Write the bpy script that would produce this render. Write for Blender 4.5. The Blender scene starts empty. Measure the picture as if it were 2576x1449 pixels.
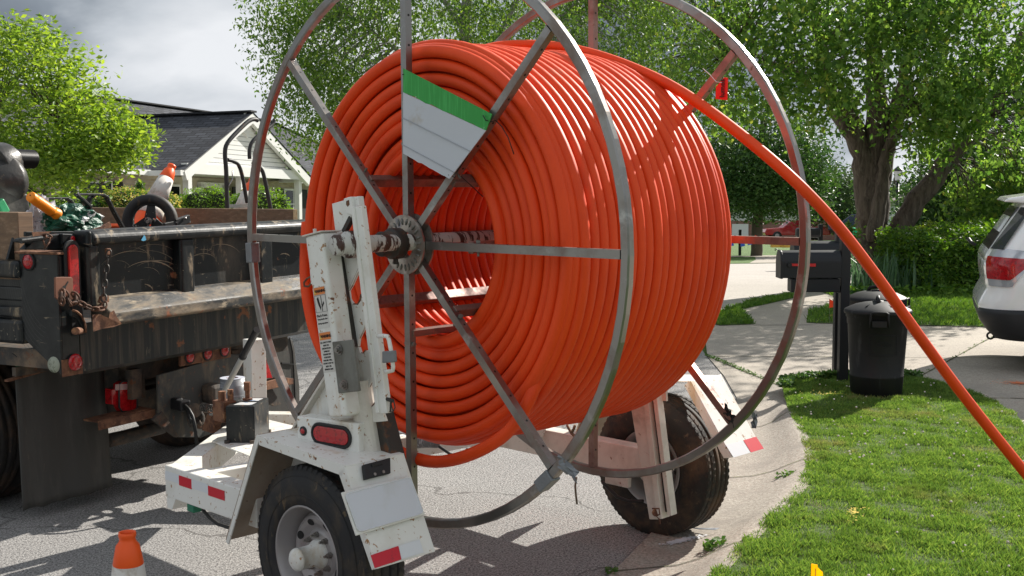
import bpy, math, random
import numpy as np
from mathutils import Vector, Matrix
random.seed(7); RNG=np.random.default_rng(7)
S=bpy.context.scene; COL=S.collection
# ---------------------------------------------------------------- camera, sky, sun, exposure
F=3000.; PITCH=.0885; ROLL=.004; CAMH=1.91
cd=bpy.data.cameras.new('camera'); cam=bpy.data.objects.new('camera',cd); COL.objects.link(cam)
cd.sensor_width=36; cd.lens=F/2576*36; cd.clip_end=3000; cd.clip_start=.05
cam.matrix_world=Matrix.Translation((0,0,CAMH))@Matrix.Rotation(math.pi/2-PITCH,4,'X')@Matrix.Rotation(-ROLL,4,'Z')
S.camera=cam
cd.dof.use_dof=False
SUN_AZ=math.radians(40.5); SUN_EL=math.radians(32)     # azimuth clockwise from +Y
w=bpy.data.worlds.new('World'); S.world=w; w.use_nodes=True
nt=w.node_tree; nt.nodes.clear()
def N(nt,t,**k):
    n=nt.nodes.new(t)
    for a,b in k.items():
        if a in n.inputs.keys(): n.inputs[a].default_value=b
        else: setattr(n,a,b)
    return n
def sky_world():
    L=nt.links.new
    out=N(nt,'ShaderNodeOutputWorld'); bg=N(nt,'ShaderNodeBackground'); bg.inputs[1].default_value=.12
    sky=N(nt,'ShaderNodeTexSky',sky_type='NISHITA',sun_disc=False,sun_elevation=SUN_EL,sun_rotation=SUN_AZ,air_density=1.,dust_density=1.2)
    tc=N(nt,'ShaderNodeTexCoord'); sep=N(nt,'ShaderNodeSeparateXYZ'); L(tc.outputs['Generated'],sep.inputs[0])
    # project direction on a flat cloud layer
    mz=N(nt,'ShaderNodeMath',operation='MAXIMUM'); L(sep.outputs[2],mz.inputs[0]); mz.inputs[1].default_value=.0
    ad=N(nt,'ShaderNodeMath',operation='ADD'); L(mz.outputs[0],ad.inputs[0]); ad.inputs[1].default_value=.42
    dv=N(nt,'ShaderNodeVectorMath',operation='DIVIDE'); L(tc.outputs['Generated'],dv.inputs[0])
    cmb=N(nt,'ShaderNodeCombineXYZ'); [L(ad.outputs[0],cmb.inputs[i]) for i in range(3)]; L(cmb.outputs[0],dv.inputs[1])
    def noise(sc,det,off,rough=.55):
        mp=N(nt,'ShaderNodeMapping'); mp.inputs['Location'].default_value=off; mp.inputs['Scale'].default_value=(1,1,0.01); L(dv.outputs[0],mp.inputs[0])
        n=N(nt,'ShaderNodeTexNoise'); n.inputs['Scale'].default_value=sc; n.inputs['Detail'].default_value=det; n.inputs['Roughness'].default_value=rough
        n.inputs['Distortion'].default_value=.25; L(mp.outputs[0],n.inputs['Vector']); return n
    def ramp(src,pts):
        r=N(nt,'ShaderNodeValToRGB'); L(src,r.inputs[0]); e=r.color_ramp.elements
        while len(e)>1: e.remove(e[0])
        e[0].position=pts[0][0]; e[0].color=(*pts[0][1],1)
        for p,c in pts[1:]: x=e.new(p); x.color=(*c,1)
        return r
    shade=ramp(noise(1.5,7,(12.1,3.3,0),.52).outputs['Fac'],[(.38,(.80,.93,1.12)),(.46,(1.2,1.38,1.6)),(.53,(2.5,2.68,2.9)),(.63,(3.7,3.8,3.95))])
    gap=ramp(noise(2.2,4,(7.5,2,0)).outputs['Fac'],[(.20,(0,0,0)),(.28,(1,1,1))])
    mx=N(nt,'ShaderNodeMix',data_type='RGBA'); L(gap.outputs[0],mx.inputs[0]); L(sky.outputs[0],mx.inputs[6]); L(shade.outputs[0],mx.inputs[7])
    # sky brightened behind the viewer and overhead, out of view, added as shade fill
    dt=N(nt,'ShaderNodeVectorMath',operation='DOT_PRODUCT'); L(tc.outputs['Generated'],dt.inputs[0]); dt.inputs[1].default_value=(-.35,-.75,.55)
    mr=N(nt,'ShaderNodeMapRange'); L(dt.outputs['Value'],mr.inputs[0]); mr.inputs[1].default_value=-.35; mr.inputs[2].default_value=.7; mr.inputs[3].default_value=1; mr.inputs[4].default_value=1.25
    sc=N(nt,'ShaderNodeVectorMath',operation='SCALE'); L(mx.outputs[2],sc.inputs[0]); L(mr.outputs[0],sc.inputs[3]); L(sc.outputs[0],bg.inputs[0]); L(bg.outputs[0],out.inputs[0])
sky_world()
sd=bpy.data.lights.new('sun','SUN'); sun=bpy.data.objects.new('sun',sd); COL.objects.link(sun)
sd.energy=4.6; sd.angle=math.radians(.55); sd.color=(1,.95,.87)
dirv=Vector((math.sin(SUN_AZ)*math.cos(SUN_EL),math.cos(SUN_AZ)*math.cos(SUN_EL),math.sin(SUN_EL)))
sun.rotation_euler=dirv.to_track_quat('Z','Y').to_euler()
S.view_settings.view_transform='Standard'; S.view_settings.look='None'; S.view_settings.gamma=1; S.view_settings.exposure=.94
S.cycles.max_bounces=8; S.cycles.transparent_max_bounces=12

# ---------------------------------------------------------------- measuring helpers (photo point on a real plane -> place)
def ray(x,y):
    X=(x-1288)/F; Y=(724.5-y)/F; c,s=math.cos(ROLL),math.sin(ROLL)
    X,Y=X*c+Y*s,-X*s+Y*c; c,s=math.cos(PITCH),math.sin(PITCH)
    return Vector((X,c+Y*s,-s+Y*c))
CO=Vector((0,0,CAMH))
def G(x,y,z=0):
    d=ray(x,y); return CO+d*((z-CAMH)/d.z)
def D(x,y,Y):
    d=ray(x,y); return CO+d*(Y/d.y)
def plane(x,y,O,n,off):
    d=ray(x,y); return CO+d*((off-(CO-O).dot(n))/d.dot(n))
YAW=.777; TO=Vector((-.443,5.13,0)); TA_=Vector((math.sin(YAW),math.cos(YAW),0)); TH_=Vector((math.cos(YAW),-math.sin(YAW),0))
def TA(x,y,a): P=plane(x,y,TO,TA_,a); return Vector(((P-TO).dot(TH_),a,P.z))
def TH(x,y,h): P=plane(x,y,TO,TH_,h); return Vector((h,(P-TO).dot(TA_),P.z))
def TZ(x,y,z): P=G(x,y,z); return Vector(((P-TO).dot(TH_),(P-TO).dot(TA_),z))
KYAW=math.radians(27.5); KO=Vector((-.4087*6.1,6.1,0)); KU_=Vector((math.sin(KYAW),math.cos(KYAW),0)); KV_=Vector((-math.cos(KYAW),math.sin(KYAW),0))
def KV(x,y,v): P=plane(x,y,KO,KV_,v); return Vector(((P-KO).dot(KU_),v,P.z))
def KU(x,y,u): P=plane(x,y,KO,KU_,u); return Vector((u,(P-KO).dot(KV_),P.z))

# ---------------------------------------------------------------- mesh helpers
class MB:
    def __init__(s): s.v=[]; s.f=[]; s.sm=[]
    def add(s,vs,fs,smooth=False):
        o=len(s.v); s.v+= [tuple(p) for p in vs]; s.f+= [tuple(i+o for i in f) for f in fs]; s.sm+=[smooth]*len(fs); return s
    def hexa(s,p):  # 4 bottom (ccw) + 4 top
        return s.add(p,[(3,2,1,0),(4,5,6,7),(0,1,5,4),(1,2,6,5),(2,3,7,6),(3,0,4,7)])
    def box(s,x0,x1,y0,y1,z0,z1):
        return s.hexa([(x0,y0,z0),(x1,y0,z0),(x1,y1,z0),(x0,y1,z0),(x0,y0,z1),(x1,y0,z1),(x1,y1,z1),(x0,y1,z1)])
    def bar(s,p,q,w,h,up=(0,0,1),w2=None,h2=None):
        p=Vector(p);q=Vector(q);d=(q-p).normalized();up=Vector(up);x=d.cross(up)
        if x.length<1e-4: x=d.cross(Vector((0,1,0)))
        x.normalize();y=x.cross(d).normalized(); w2=w2 or w; h2=h2 or h
        r=[]
        for c,ww,hh in((p,w,h),(q,w2,h2)):
            r+=[c-x*ww/2-y*hh/2,c+x*ww/2-y*hh/2,c+x*ww/2+y*hh/2,c-x*ww/2+y*hh/2]
        return s.add(r,[(0,1,2,3),(7,6,5,4),(1,0,4,5),(2,1,5,6),(3,2,6,7),(0,3,7,4)])
    def tube(s,pts,r,n=8,closed=False,caps=True,smooth=True):
        pts=[Vector(p) for p in pts]; m=len(pts); rr=r if hasattr(r,'__len__') else [r]*m
        T=[]
        for i in range(m):
            a=pts[(i-1)%m] if (closed or i>0) else pts[i]; b=pts[(i+1)%m] if (closed or i<m-1) else pts[i]
            T.append((b-a).normalized())
        ref=T[0].orthogonal().normalized(); vs=[];fs=[]
        for i in range(m):
            ref=(ref-T[i]*ref.dot(T[i])); ref=ref.normalized() if ref.length>1e-6 else T[i].orthogonal().normalized()
            b=T[i].cross(ref)
            for k in range(n):
                t=2*math.pi*k/n; vs.append(pts[i]+(ref*math.cos(t)+b*math.sin(t))*rr[i])
        for i in range(m if closed else m-1):
            j=(i+1)%m
            for k in range(n):
                l=(k+1)%n; fs.append((i*n+k,i*n+l,j*n+l,j*n+k))
        s.add(vs,fs,smooth)
        if caps and not closed:
            o=len(s.v)-m*n; s.f.append(tuple(o+k for k in range(n))[::-1]); s.f.append(tuple(o+(m-1)*n+k for k in range(n))); s.sm+=[False,False]
        return s
    def lathe(s,prof,c=(0,0,0),ax=(0,0,1),n=32,smooth=True,closed=False):
        ax=Vector(ax).normalized(); e=ax.orthogonal().normalized() if abs(ax.z)<.99 else Vector((1,0,0)); b=ax.cross(e); c=Vector(c)
        vs=[];fs=[];m=len(prof)
        for r,z in prof:
            for k in range(n):
                t=2*math.pi*k/n; vs.append(c+ax*z+(e*math.cos(t)+b*math.sin(t))*max(r,1e-4))
        for i in range(m if closed else m-1):
            j=(i+1)%m
            for k in range(n):
                l=(k+1)%n; fs.append((i*n+k,i*n+l,j*n+l,j*n+k))
        return s.add(vs,fs,smooth)
    def cyl(s,p,q,r,n=20,r2=None):
        p=Vector(p);q=Vector(q);L=(q-p).length; r2=r if r2 is None else r2
        return s.lathe([(0,0),(r,0),(r,0),(r2,L),(r2,L),(0,L)],p,q-p,n,False)
    def prism(s,poly,dvec):
        n=len(poly); poly=[Vector(p) for p in poly]; d=Vector(dvec)
        vs=poly+[p+d for p in poly]
        return s.add(vs,[tuple(range(n))[::-1],tuple(range(n,2*n))]+[(i,(i+1)%n,n+(i+1)%n,n+i) for i in range(n)])
    def ring(s,c,e1,e2,ax,R,w,t,n=96):  # square tube hoop: w radial, t axial
        c=Vector(c);e1=Vector(e1);e2=Vector(e2);ax=Vector(ax); vs=[];fs=[]; b=w*.14
        pr=[(-w/2+b,-t/2),(w/2-b,-t/2),(w/2,-t/2+b),(w/2,t/2-b),(w/2-b,t/2),(-w/2+b,t/2),(-w/2,t/2-b),(-w/2,-t/2+b)]; m=8
        for k in range(n):
            a=2*math.pi*k/n
            for (r,z) in pr: vs.append(c+(e1*math.cos(a)+e2*math.sin(a))*(R+r)+ax*z)
        for k in range(n):
            l=(k+1)%n
            for i in range(m):
                j=(i+1)%m; fs.append((k*m+i,k*m+j,l*m+j,l*m+i))
        return s.add(vs,fs,False)
def mesh_obj(name,me,m=None,parent=None):
    o=bpy.data.objects.new(name,me); COL.objects.link(o)
    if m: me.materials.append(m)
    if parent: o.parent=parent
    return o
def obj(name,mb,m,parent=None,bev=0,seg=2):
    me=bpy.data.meshes.new(name); me.from_pydata(mb.v,[],mb.f)
    me.polygons.foreach_set('use_smooth',mb.sm); me.update()
    o=mesh_obj(name,me,m,parent)
    if bev:
        b=o.modifiers.new('bevel','BEVEL'); b.width=bev; b.segments=seg; b.limit_method='ANGLE'; b.angle_limit=math.radians(40); b.harden_normals=False
    return o
def marked(o,k,m):
    o.data.materials.append(m); n_=len(o.data.polygons)
    for p in list(o.data.polygons)[k:]: p.material_index=1
    return o
def np_obj(name,v,f,m,parent=None,smooth=False):   # v (n,3) , f (k,c) faces
    me=bpy.data.meshes.new(name); k,c=f.shape
    me.vertices.add(len(v)); me.vertices.foreach_set('co',np.asarray(v,dtype=np.float32).ravel())
    me.loops.add(k*c); me.loops.foreach_set('vertex_index',f.astype(np.int32).ravel())
    me.polygons.add(k); me.polygons.foreach_set('loop_start',(np.arange(k)*c).astype(np.int32))
    me.polygons.foreach_set('use_smooth',np.full(k,smooth)); me.update(calc_edges=True)
    return mesh_obj(name,me,m,parent)
def thing(name,label,cat,loc=(0,0,0),rz=0,group=None):
    o=bpy.data.objects.new(name,None); COL.objects.link(o); o.location=loc; o.rotation_euler=(0,0,rz); o.empty_display_size=.1
    return tag(o,label,cat,group)
def tag(o,label,cat,group=None):
    o['label']=label; o['category']=cat
    if group: o['group']=group
    return o
def kind(o,k,label=None,cat=None):
    o['kind']=k
    if label: o['label']=label
    if cat: o['category']=cat
    return o
def copy_thing(o,loc=None,rz=None,label=None,scale=None):
    c=o.copy(); COL.objects.link(c)
    if loc is not None: c.location=loc
    if rz is not None: c.rotation_euler=(c.rotation_euler[0],c.rotation_euler[1],rz)
    if scale: c.scale=scale
    if label: c['label']=label
    for ch in list(o.children):
        d=ch.copy(); COL.objects.link(d); d.parent=c
        for g in list(ch.children):
            e=g.copy(); COL.objects.link(e); e.parent=d
    return c
FONT={}
def text(s,size,O,ex,ey,m,parent,name='lettering',align='CENTER',bold=0.0,thick=.0008,sx=1):
    cu=bpy.data.curves.new('t','FONT'); cu.body=s; cu.size=size; cu.align_x=align; cu.align_y='CENTER'; cu.offset=bold*size; cu.extrude=thick; cu.resolution_u=2
    t=bpy.data.objects.new('t',cu); COL.objects.link(t); bpy.context.view_layer.update()
    me=bpy.data.meshes.new_from_object(t.evaluated_get(bpy.context.evaluated_depsgraph_get()))
    bpy.data.objects.remove(t)
    ex=Vector(ex).normalized(); ey=(Vector(ey)-ex*Vector(ey).dot(ex)).normalized(); ez=ex.cross(ey)
    M=Matrix(((ex.x*sx,ey.x,ez.x,O[0]),(ex.y*sx,ey.y,ez.y,O[1]),(ex.z*sx,ey.z,ez.z,O[2]),(0,0,0,1)))
    me.transform(M); me.name=name; me.materials.clear()
    return mesh_obj(name,me,m,parent)
def rounded(cx,cy,w,h,r,n=5):
    o=[]
    for (sx,sy,a0) in((1,1,0),(-1,1,90),(-1,-1,180),(1,-1,270)):
        for k in range(n+1):
            a=math.radians(a0+90*k/n); o.append((cx+sx*(w/2-r)+r*math.cos(a),cy+sy*(h/2-r)+r*math.sin(a)))
    return o

# ---------------------------------------------------------------- materials
MATS={}
def mat(name,col,rough=.5,metal=0,layers=(),bump=None,var=None,coat=0,trans=0,emis=None,island=0,spec=.36,coord='Object',rvar=0):
    """layers: (colour, scale, lo, hi[, detail[, roughness]]) patches of another colour; bump (scale,strength,dist); var (scale,amount)"""
    m=bpy.data.materials.new(name); m.use_nodes=True; nt=m.node_tree; nt.nodes.clear(); L=nt.links.new
    out=N(nt,'ShaderNodeOutputMaterial'); b=N(nt,'ShaderNodeBsdfPrincipled'); b.inputs['Base Color'].default_value=(*col,1)
    b.inputs['Roughness'].default_value=rough; b.inputs['Metallic'].default_value=metal; b.inputs['Specular IOR Level'].default_value=spec
    if coat: b.inputs['Coat Weight'].default_value=coat; b.inputs['Coat Roughness'].default_value=.08
    tc=N(nt,'ShaderNodeTexCoord'); src=tc.outputs[coord]
    def noise(sc,det=6,ro=.6,dist=0):
        n=N(nt,'ShaderNodeTexNoise'); n.inputs['Detail'].default_value=det; n.inputs['Roughness'].default_value=ro; n.inputs['Distortion'].default_value=dist
        if hasattr(sc,'__len__'):
            mp=N(nt,'ShaderNodeMapping'); mp.inputs['Scale'].default_value=sc; L(src,mp.inputs[0]); L(mp.outputs[0],n.inputs['Vector']); n.inputs['Scale'].default_value=1
        else: L(src,n.inputs['Vector']); n.inputs['Scale'].default_value=sc
        return n.outputs['Fac']
    def mrange(s,a,b_,c=0,d=1):
        r=N(nt,'ShaderNodeMapRange'); L(s,r.inputs[0]); r.inputs[1].default_value=a; r.inputs[2].default_value=b_; r.inputs[3].default_value=c; r.inputs[4].default_value=d; return r.outputs[0]
    cur=None
    def getc():
        nonlocal cur
        if cur is None:
            q=N(nt,'ShaderNodeRGB'); q.outputs[0].default_value=(*col,1); cur=q.outputs[0]
        return cur
    if var:
        mx=N(nt,'ShaderNodeMix',data_type='RGBA',blend_type='MULTIPLY'); mx.inputs[0].default_value=1; L(getc(),mx.inputs[6])
        cb=N(nt,'ShaderNodeCombineColor'); v=mrange(noise(var[0]),.3,.7,1-var[1],1+var[1]*.6); [L(v,cb.inputs[i]) for i in range(3)]; L(cb.outputs[0],mx.inputs[7]); cur=mx.outputs[2]
    if island:
        g=N(nt,'ShaderNodeNewGeometry'); h=N(nt,'ShaderNodeHueSaturation'); L(getc(),h.inputs['Color'])
        L(mrange(g.outputs['Random Per Island'],0,1,1-island,1+island),h.inputs['Value']); 
        L(mrange(g.outputs['Random Per Island'],0,1,.5+island*.06,.5-island*.05),h.inputs['Hue']); cur=h.outputs[0]
    met=None
    for ly in layers:
        c2,sc,lo,hi=ly[:4]; f=mrange(noise(sc,ly[4] if len(ly)>4 else 7,.65,.3),lo,hi)
        mx=N(nt,'ShaderNodeMix',data_type='RGBA'); L(f,mx.inputs[0]); L(getc(),mx.inputs[6]); mx.inputs[7].default_value=(*c2,1); cur=mx.outputs[2]
        if len(ly)>5 or metal>0:
            r=N(nt,'ShaderNodeMix'); r.data_type='FLOAT'; L(f,r.inputs[0])
            if b.inputs['Roughness'].is_linked: L(b.inputs['Roughness'].links[0].from_socket,r.inputs[2])
            else: r.inputs[2].default_value=rough
            r.inputs[3].default_value=ly[5] if len(ly)>5 else .8; L(r.outputs[0],b.inputs['Roughness'])
        if metal>0:
            r=N(nt,'ShaderNodeMix'); r.data_type='FLOAT'; L(f,r.inputs[0])
            if b.inputs['Metallic'].is_linked: L(b.inputs['Metallic'].links[0].from_socket,r.inputs[2])
            else: r.inputs[2].default_value=metal
            r.inputs[3].default_value=0; L(r.outputs[0],b.inputs['Metallic'])
    if cur is not None: L(cur,b.inputs['Base Color'])
    if bump:
        bs=bump if isinstance(bump,list) else [bump]; prev=None
        for bb in bs:
            bn=N(nt,'ShaderNodeBump'); bn.inputs['Strength'].default_value=bb[1]; bn.inputs['Distance'].default_value=bb[2] if len(bb)>2 else .01
            L(noise(bb[0],4),bn.inputs['Height'])
            if prev: L(prev,bn.inputs['Normal'])
            prev=bn.outputs[0]
        L(prev,b.inputs['Normal'])
    sh=b.outputs[0]
    if trans:
        tr=N(nt,'ShaderNodeBsdfTranslucent'); mx=N(nt,'ShaderNodeMixShader'); mx.inputs[0].default_value=trans
        h=N(nt,'ShaderNodeHueSaturation'); h.inputs['Saturation'].default_value=1.1; h.inputs['Value'].default_value=1.7; h.inputs['Hue'].default_value=.485
        if cur is not None: L(cur,h.inputs['Color'])
        else: h.inputs['Color'].default_value=(*col,1)
        L(h.outputs[0],tr.inputs[0]); L(sh,mx.inputs[1]); L(tr.outputs[0],mx.inputs[2]); sh=mx.outputs[0]
    L(sh,out.inputs[0]); MATS[name]=m; m['n']=1
    return m
RUST=(.17,.065,.025); MUD=(.24,.17,.10)
m_orange=mat('orange_plastic',(.80,.068,.007),.52,layers=[((.68,.048,.008),2.5,.45,.75),((.62,.16,.08),(3,3,3),.66,.80),((.50,.20,.12),70,.74,.77)],bump=(40,.05,.004),spec=.3)
m_steel=mat('bare_steel',(.27,.26,.245),.30,.88,layers=[((.17,.115,.09),3,.48,.66,7,.5),((.48,.47,.45),7,.60,.75,7,.28),(RUST,11,.68,.73)],bump=(60,.12,.003))
m_steel_red=mat('brown_steel',(.30,.19,.16),.42,.7,layers=[((.13,.06,.05),6,.45,.7),(RUST,11,.62,.7)],bump=(60,.12,.003))
m_white=mat('white_paint',(.74,.735,.69),.42,layers=[((.60,.57,.50),3.5,.5,.75),((.52,.40,.24),(5,5,1.6),.58,.74),((.34,.18,.07),34,.605,.65),(RUST,13,.665,.695)],bump=(30,.05,.004))
m_whitedirty=mat('white_paint_dirty',(.62,.585,.52),.55,layers=[((.46,.42,.36),8,.45,.75),(RUST,24,.64,.69),((.20,.16,.12),3,.64,.8)],bump=(40,.1,.004))
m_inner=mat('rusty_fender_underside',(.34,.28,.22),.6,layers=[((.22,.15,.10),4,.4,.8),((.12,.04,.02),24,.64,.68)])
m_rust=mat('rust',(.19,.09,.05),.85,layers=[((.09,.04,.025),14,.45,.6),((.28,.14,.07),30,.55,.65)],bump=(60,.4,.004))
m_dark=mat('dark_greasy_steel',(.045,.04,.035),.5,.3,layers=[(RUST,12,.55,.68)],bump=(40,.2,.004))
m_shaft=mat('worn_white_shaft',(.5,.49,.45),.5,layers=[((.06,.03,.022),(9,30,9),.5,.54)],bump=(30,.2,.003))
m_grey=mat('grey_plate',(.20,.20,.18),.5,.5,layers=[((.12,.11,.09),6,.45,.65)],bump=(50,.1,.003))
m_truck=mat('black_truck_paint',(.008,.010,.011),.30,layers=[((.035,.037,.036),2.5,.45,.7),((.30,.24,.16),(5,5,42),.63,.72,9,.7),((.17,.13,.09),11,.62,.75,9,.8),((.23,.085,.04),5,.70,.72,9,.8)],bump=[(3,.15,.02),(50,.1,.003)],spec=.3)
m_truckmud=mat('muddy_black_paint',(.008,.010,.0115),.36,spec=.3,layers=[((.085,.075,.06),(3,12,1.5),.50,.80,9,.7),((.30,.235,.155),(13,13,4.5),.57,.70,10,.8),((.38,.33,.25),(2.2,70,38),.665,.69,6,.7),((.34,.28,.2),(9,60,60),.66,.70,9,.8),((.22,.09,.045),4,.66,.68,9,.8)],bump=[(6,.2,.02)])
m_ledge=mat('mud_caked_ledge',(.014,.016,.017),.5,layers=[((.24,.19,.13),(3.5,9,9),.42,.66,9,.85),((.33,.27,.19),(8,20,20),.55,.68,9,.9),((.03,.03,.03),(9,30,30),.60,.66,8,.5),((.25,.10,.05),5,.62,.66,9,.85)],bump=[(9,.4,.01)])
m_apron=mat('streaked_apron',(.014,.017,.017),.45,layers=[((.13,.11,.08),(26,26,1.6),.46,.80,9,.75),((.30,.24,.16),(16,16,4),.62,.72,9,.85),((.20,.09,.045),5,.63,.66,9,.85)],bump=[(9,.2,.008)])
m_frame=mat('muddy_frame',(.05,.045,.04),.8,layers=[((.17,.12,.08),7,.45,.7),((.14,.06,.03),13,.58,.66)],bump=(30,.3,.01))
m_flap=mat('rubber_flap',(.05,.048,.043),.75,layers=[((.10,.095,.083),(9,9,1.2),.45,.8),((.16,.135,.10),(24,24,3),.66,.78)],bump=(30,.2,.006))
m_tyre=mat('tyre_rubber',(.017,.017,.018),.62,layers=[((.055,.042,.028),8,.48,.72),((.16,.11,.055),(26,26,7),.60,.74)],bump=(60,.2,.004))
m_tyremud=mat('muddy_tyre',(.022,.019,.017),.8,layers=[((.085,.05,.03),5,.45,.65),((.12,.08,.05),20,.6,.7)],bump=(40,.3,.006))
m_rim=mat('silver_rim',(.33,.31,.305),.38,.35,layers=[((.34,.29,.27),5,.5,.8),((.22,.15,.1),30,.7,.73)])
m_black=mat('black_plastic',(.014,.014,.015),.42,var=(12,.3),bump=(80,.1,.002))
m_rubber=mat('black_rubber',(.02,.02,.02),.6)
m_redlens=mat('red_lens',(.42,.008,.012),.12,coat=.6,layers=[((.22,.004,.006),(60,60,60),.5,.6)])
m_redtape=mat('red_tape',(.55,.015,.03),.35,layers=[((.35,.02,.03),30,.6,.7)])
m_whitetape=mat('white_tape',(.66,.68,.70),.3)
m_plate=mat('blank_plate',(.60,.62,.66),.5,layers=[((.50,.50,.48),3,.5,.8)])
m_tape=mat('duct_tape',(.20,.21,.22),.38,.35,bump=(30,.4,.01))
m_hose=mat('black_hose',(.015,.015,.014),.5)
m_label=mat('label_white',(.60,.58,.54),.5,layers=[((.35,.32,.28),20,.62,.72)])
m_labelo=mat('label_orange',(.68,.22,.06),.5)
m_ink=mat('ink',(.015,.015,.015),.6)
m_asphalt=None
# ================================================================ SETTING
def ground_mat(name,base,speck,cr=None,stain=None,bump=.5,sc=90,sp=(.45,.6)):
    m=mat(name,base,.9,var=(.9,.12),layers=[(speck[0],sc,sp[0],sp[1],2),(speck[1],sc*1.7,.60,.66,2)]+([stain] if stain else []),bump=(sc,bump,.01),spec=.25)
    if cr:   # thin irregular cracks
        nt=m.node_tree; L=nt.links.new; b=next(n for n in nt.nodes if n.type=='BSDF_PRINCIPLED'); src=b.inputs['Base Color'].links[0].from_socket
        tc=next(n for n in nt.nodes if n.type=='TEX_COORD')
        nz=N(nt,'ShaderNodeTexNoise'); nz.inputs['Scale'].default_value=2.5; nz.inputs['Detail'].default_value=6; L(tc.outputs['Object'],nz.inputs['Vector'])
        ad=N(nt,'ShaderNodeVectorMath',operation='ADD'); sc_=N(nt,'ShaderNodeVectorMath',operation='SCALE'); sc_.inputs[3].default_value=.55; L(nz.outputs['Color'],sc_.inputs[0]); L(tc.outputs['Object'],ad.inputs[0]); L(sc_.outputs[0],ad.inputs[1])
        vo=N(nt,'ShaderNodeTexVoronoi',feature='DISTANCE_TO_EDGE'); vo.inputs['Scale'].default_value=cr[0]; L(ad.outputs[0],vo.inputs['Vector'])
        r=N(nt,'ShaderNodeMapRange'); L(vo.outputs['Distance'],r.inputs[0]); r.inputs[1].default_value=cr[1]*.35; r.inputs[2].default_value=cr[1]; r.inputs[3].default_value=cr[2]; r.inputs[4].default_value=0
        mx=N(nt,'ShaderNodeMix',data_type='RGBA'); L(r.outputs[0],mx.inputs[0]); L(src,mx.inputs[6]); mx.inputs[7].default_value=(.05,.045,.04,1); L(mx.outputs[2],b.inputs['Base Color'])
    return m
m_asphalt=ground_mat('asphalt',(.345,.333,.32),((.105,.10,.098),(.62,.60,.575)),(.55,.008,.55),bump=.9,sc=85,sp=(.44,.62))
m_concrete=ground_mat('concrete',(.425,.378,.315),((.31,.27,.23),(.52,.48,.43)),None,((.30,.27,.235),1.3,.5,.75),.25,60)
m_gutter=ground_mat('gutter_concrete',(.375,.332,.28),((.25,.215,.18),(.5,.46,.4)),None,((.24,.21,.18),2.2,.48,.7),.4,55)
m_soil=mat('lawn_soil',(.085,.125,.032),.95,layers=[((.12,.10,.05),5,.55,.7),((.055,.10,.02),40,.45,.6)],bump=(60,1,.02))
m_lawnfar=mat('far_lawn',(.085,.16,.028),.9,layers=[((.055,.11,.02),.8,.4,.6),((.13,.19,.04),9,.5,.7)],bump=(18,1,.05))
m_blade=mat('grass_blade',(.135,.235,.048),.6,layers=[((.27,.22,.10),1.6,.56,.72),((.30,.19,.09),.7,.66,.78),((.085,.16,.03),3.1,.5,.66)],island=.45,trans=.35)
m_blade2=mat('grass_blade_far',(.10,.20,.03),.55,island=.35,trans=.35,layers=[((.20,.20,.06),1.2,.62,.74)])
SL=.041
def tz(y): return 0 if y<22 else -SL*(min(y,1300)-22)
def sheet(name,poly,m,z,top=None):
    """polygon sheet following the terrain, split at the break of slope"""
    me=bpy.data.meshes.new(name); import bmesh
    bm=bmesh.new(); f=bm.faces.new([bm.verts.new((x,y,0)) for x,y in poly]); bmesh.ops.triangulate(bm,faces=[f])
    for yy in (22,): bmesh.ops.bisect_plane(bm,geom=bm.verts[:]+bm.edges[:]+bm.faces[:],plane_co=(0,yy,0),plane_no=(0,1,0))
    for v in bm.verts: v.co.z=tz(v.co.y)+z
    bmesh.ops.recalc_face_normals(bm,faces=bm.faces[:])
    for f in bm.faces:
        if f.normal.z<0: f.normal_flip()
    bm.to_mesh(me); bm.free(); return kind(mesh_obj(name,me,m),'structure')
sheet('ground',[(-900,-30),(900,-30),(900,1200),(-900,1200)],m_lawnfar,-.03)
# road the truck and the trailer stand on, curving away behind the reel to the distance on the right
KERB=[(-2.9,-3),(-1.4,1),(-.55,3.2),(-.02,4.5),(.482,5.654),(.755,6.333),(1.15,7.35),(1.54,8.4),(1.80,9.4),(1.98,10.4),(2.08,11.6),(2.13,12.9)]
road=KERB+[(2.2,14.2),(2.5,15.6),(3.05,17),(3.9,18.6),(5.0,20.4),(6.3,22.3),(9.5,25),(16,27.5),(34,28.5),(60,28),(60,42),(30,40.5),(16,37.5),(8.2,35.8),(2,33.5),(-9,30.6),(-18,27),(-40,18),(-60,5),(-60,-3)]
sheet('road',road,m_asphalt,0)
m_streetfar=ground_mat('sunlit_street',(.47,.43,.385),((.36,.33,.3),(.55,.5,.46)),None,None,.2,30)  # paler copy of the road, its sunlit look put into the colour
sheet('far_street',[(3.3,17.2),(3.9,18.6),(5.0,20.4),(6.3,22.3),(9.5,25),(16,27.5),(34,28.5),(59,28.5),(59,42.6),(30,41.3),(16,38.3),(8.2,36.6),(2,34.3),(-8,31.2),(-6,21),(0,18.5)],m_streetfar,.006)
# driveway slab and the apron
drive=[(2.13,12.9),(2.08,11.6),(1.98,10.4),(1.80,9.4),(1.9,8.6),(3.2,8.4),(3.2,2),(3.2,-2),(25,-2),(25,14.2),(6.9,15.75),(3.85,16.3),(2.75,16.0),(2.35,14.4)]
sheet('driveway',drive,m_concrete,.008)
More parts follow.
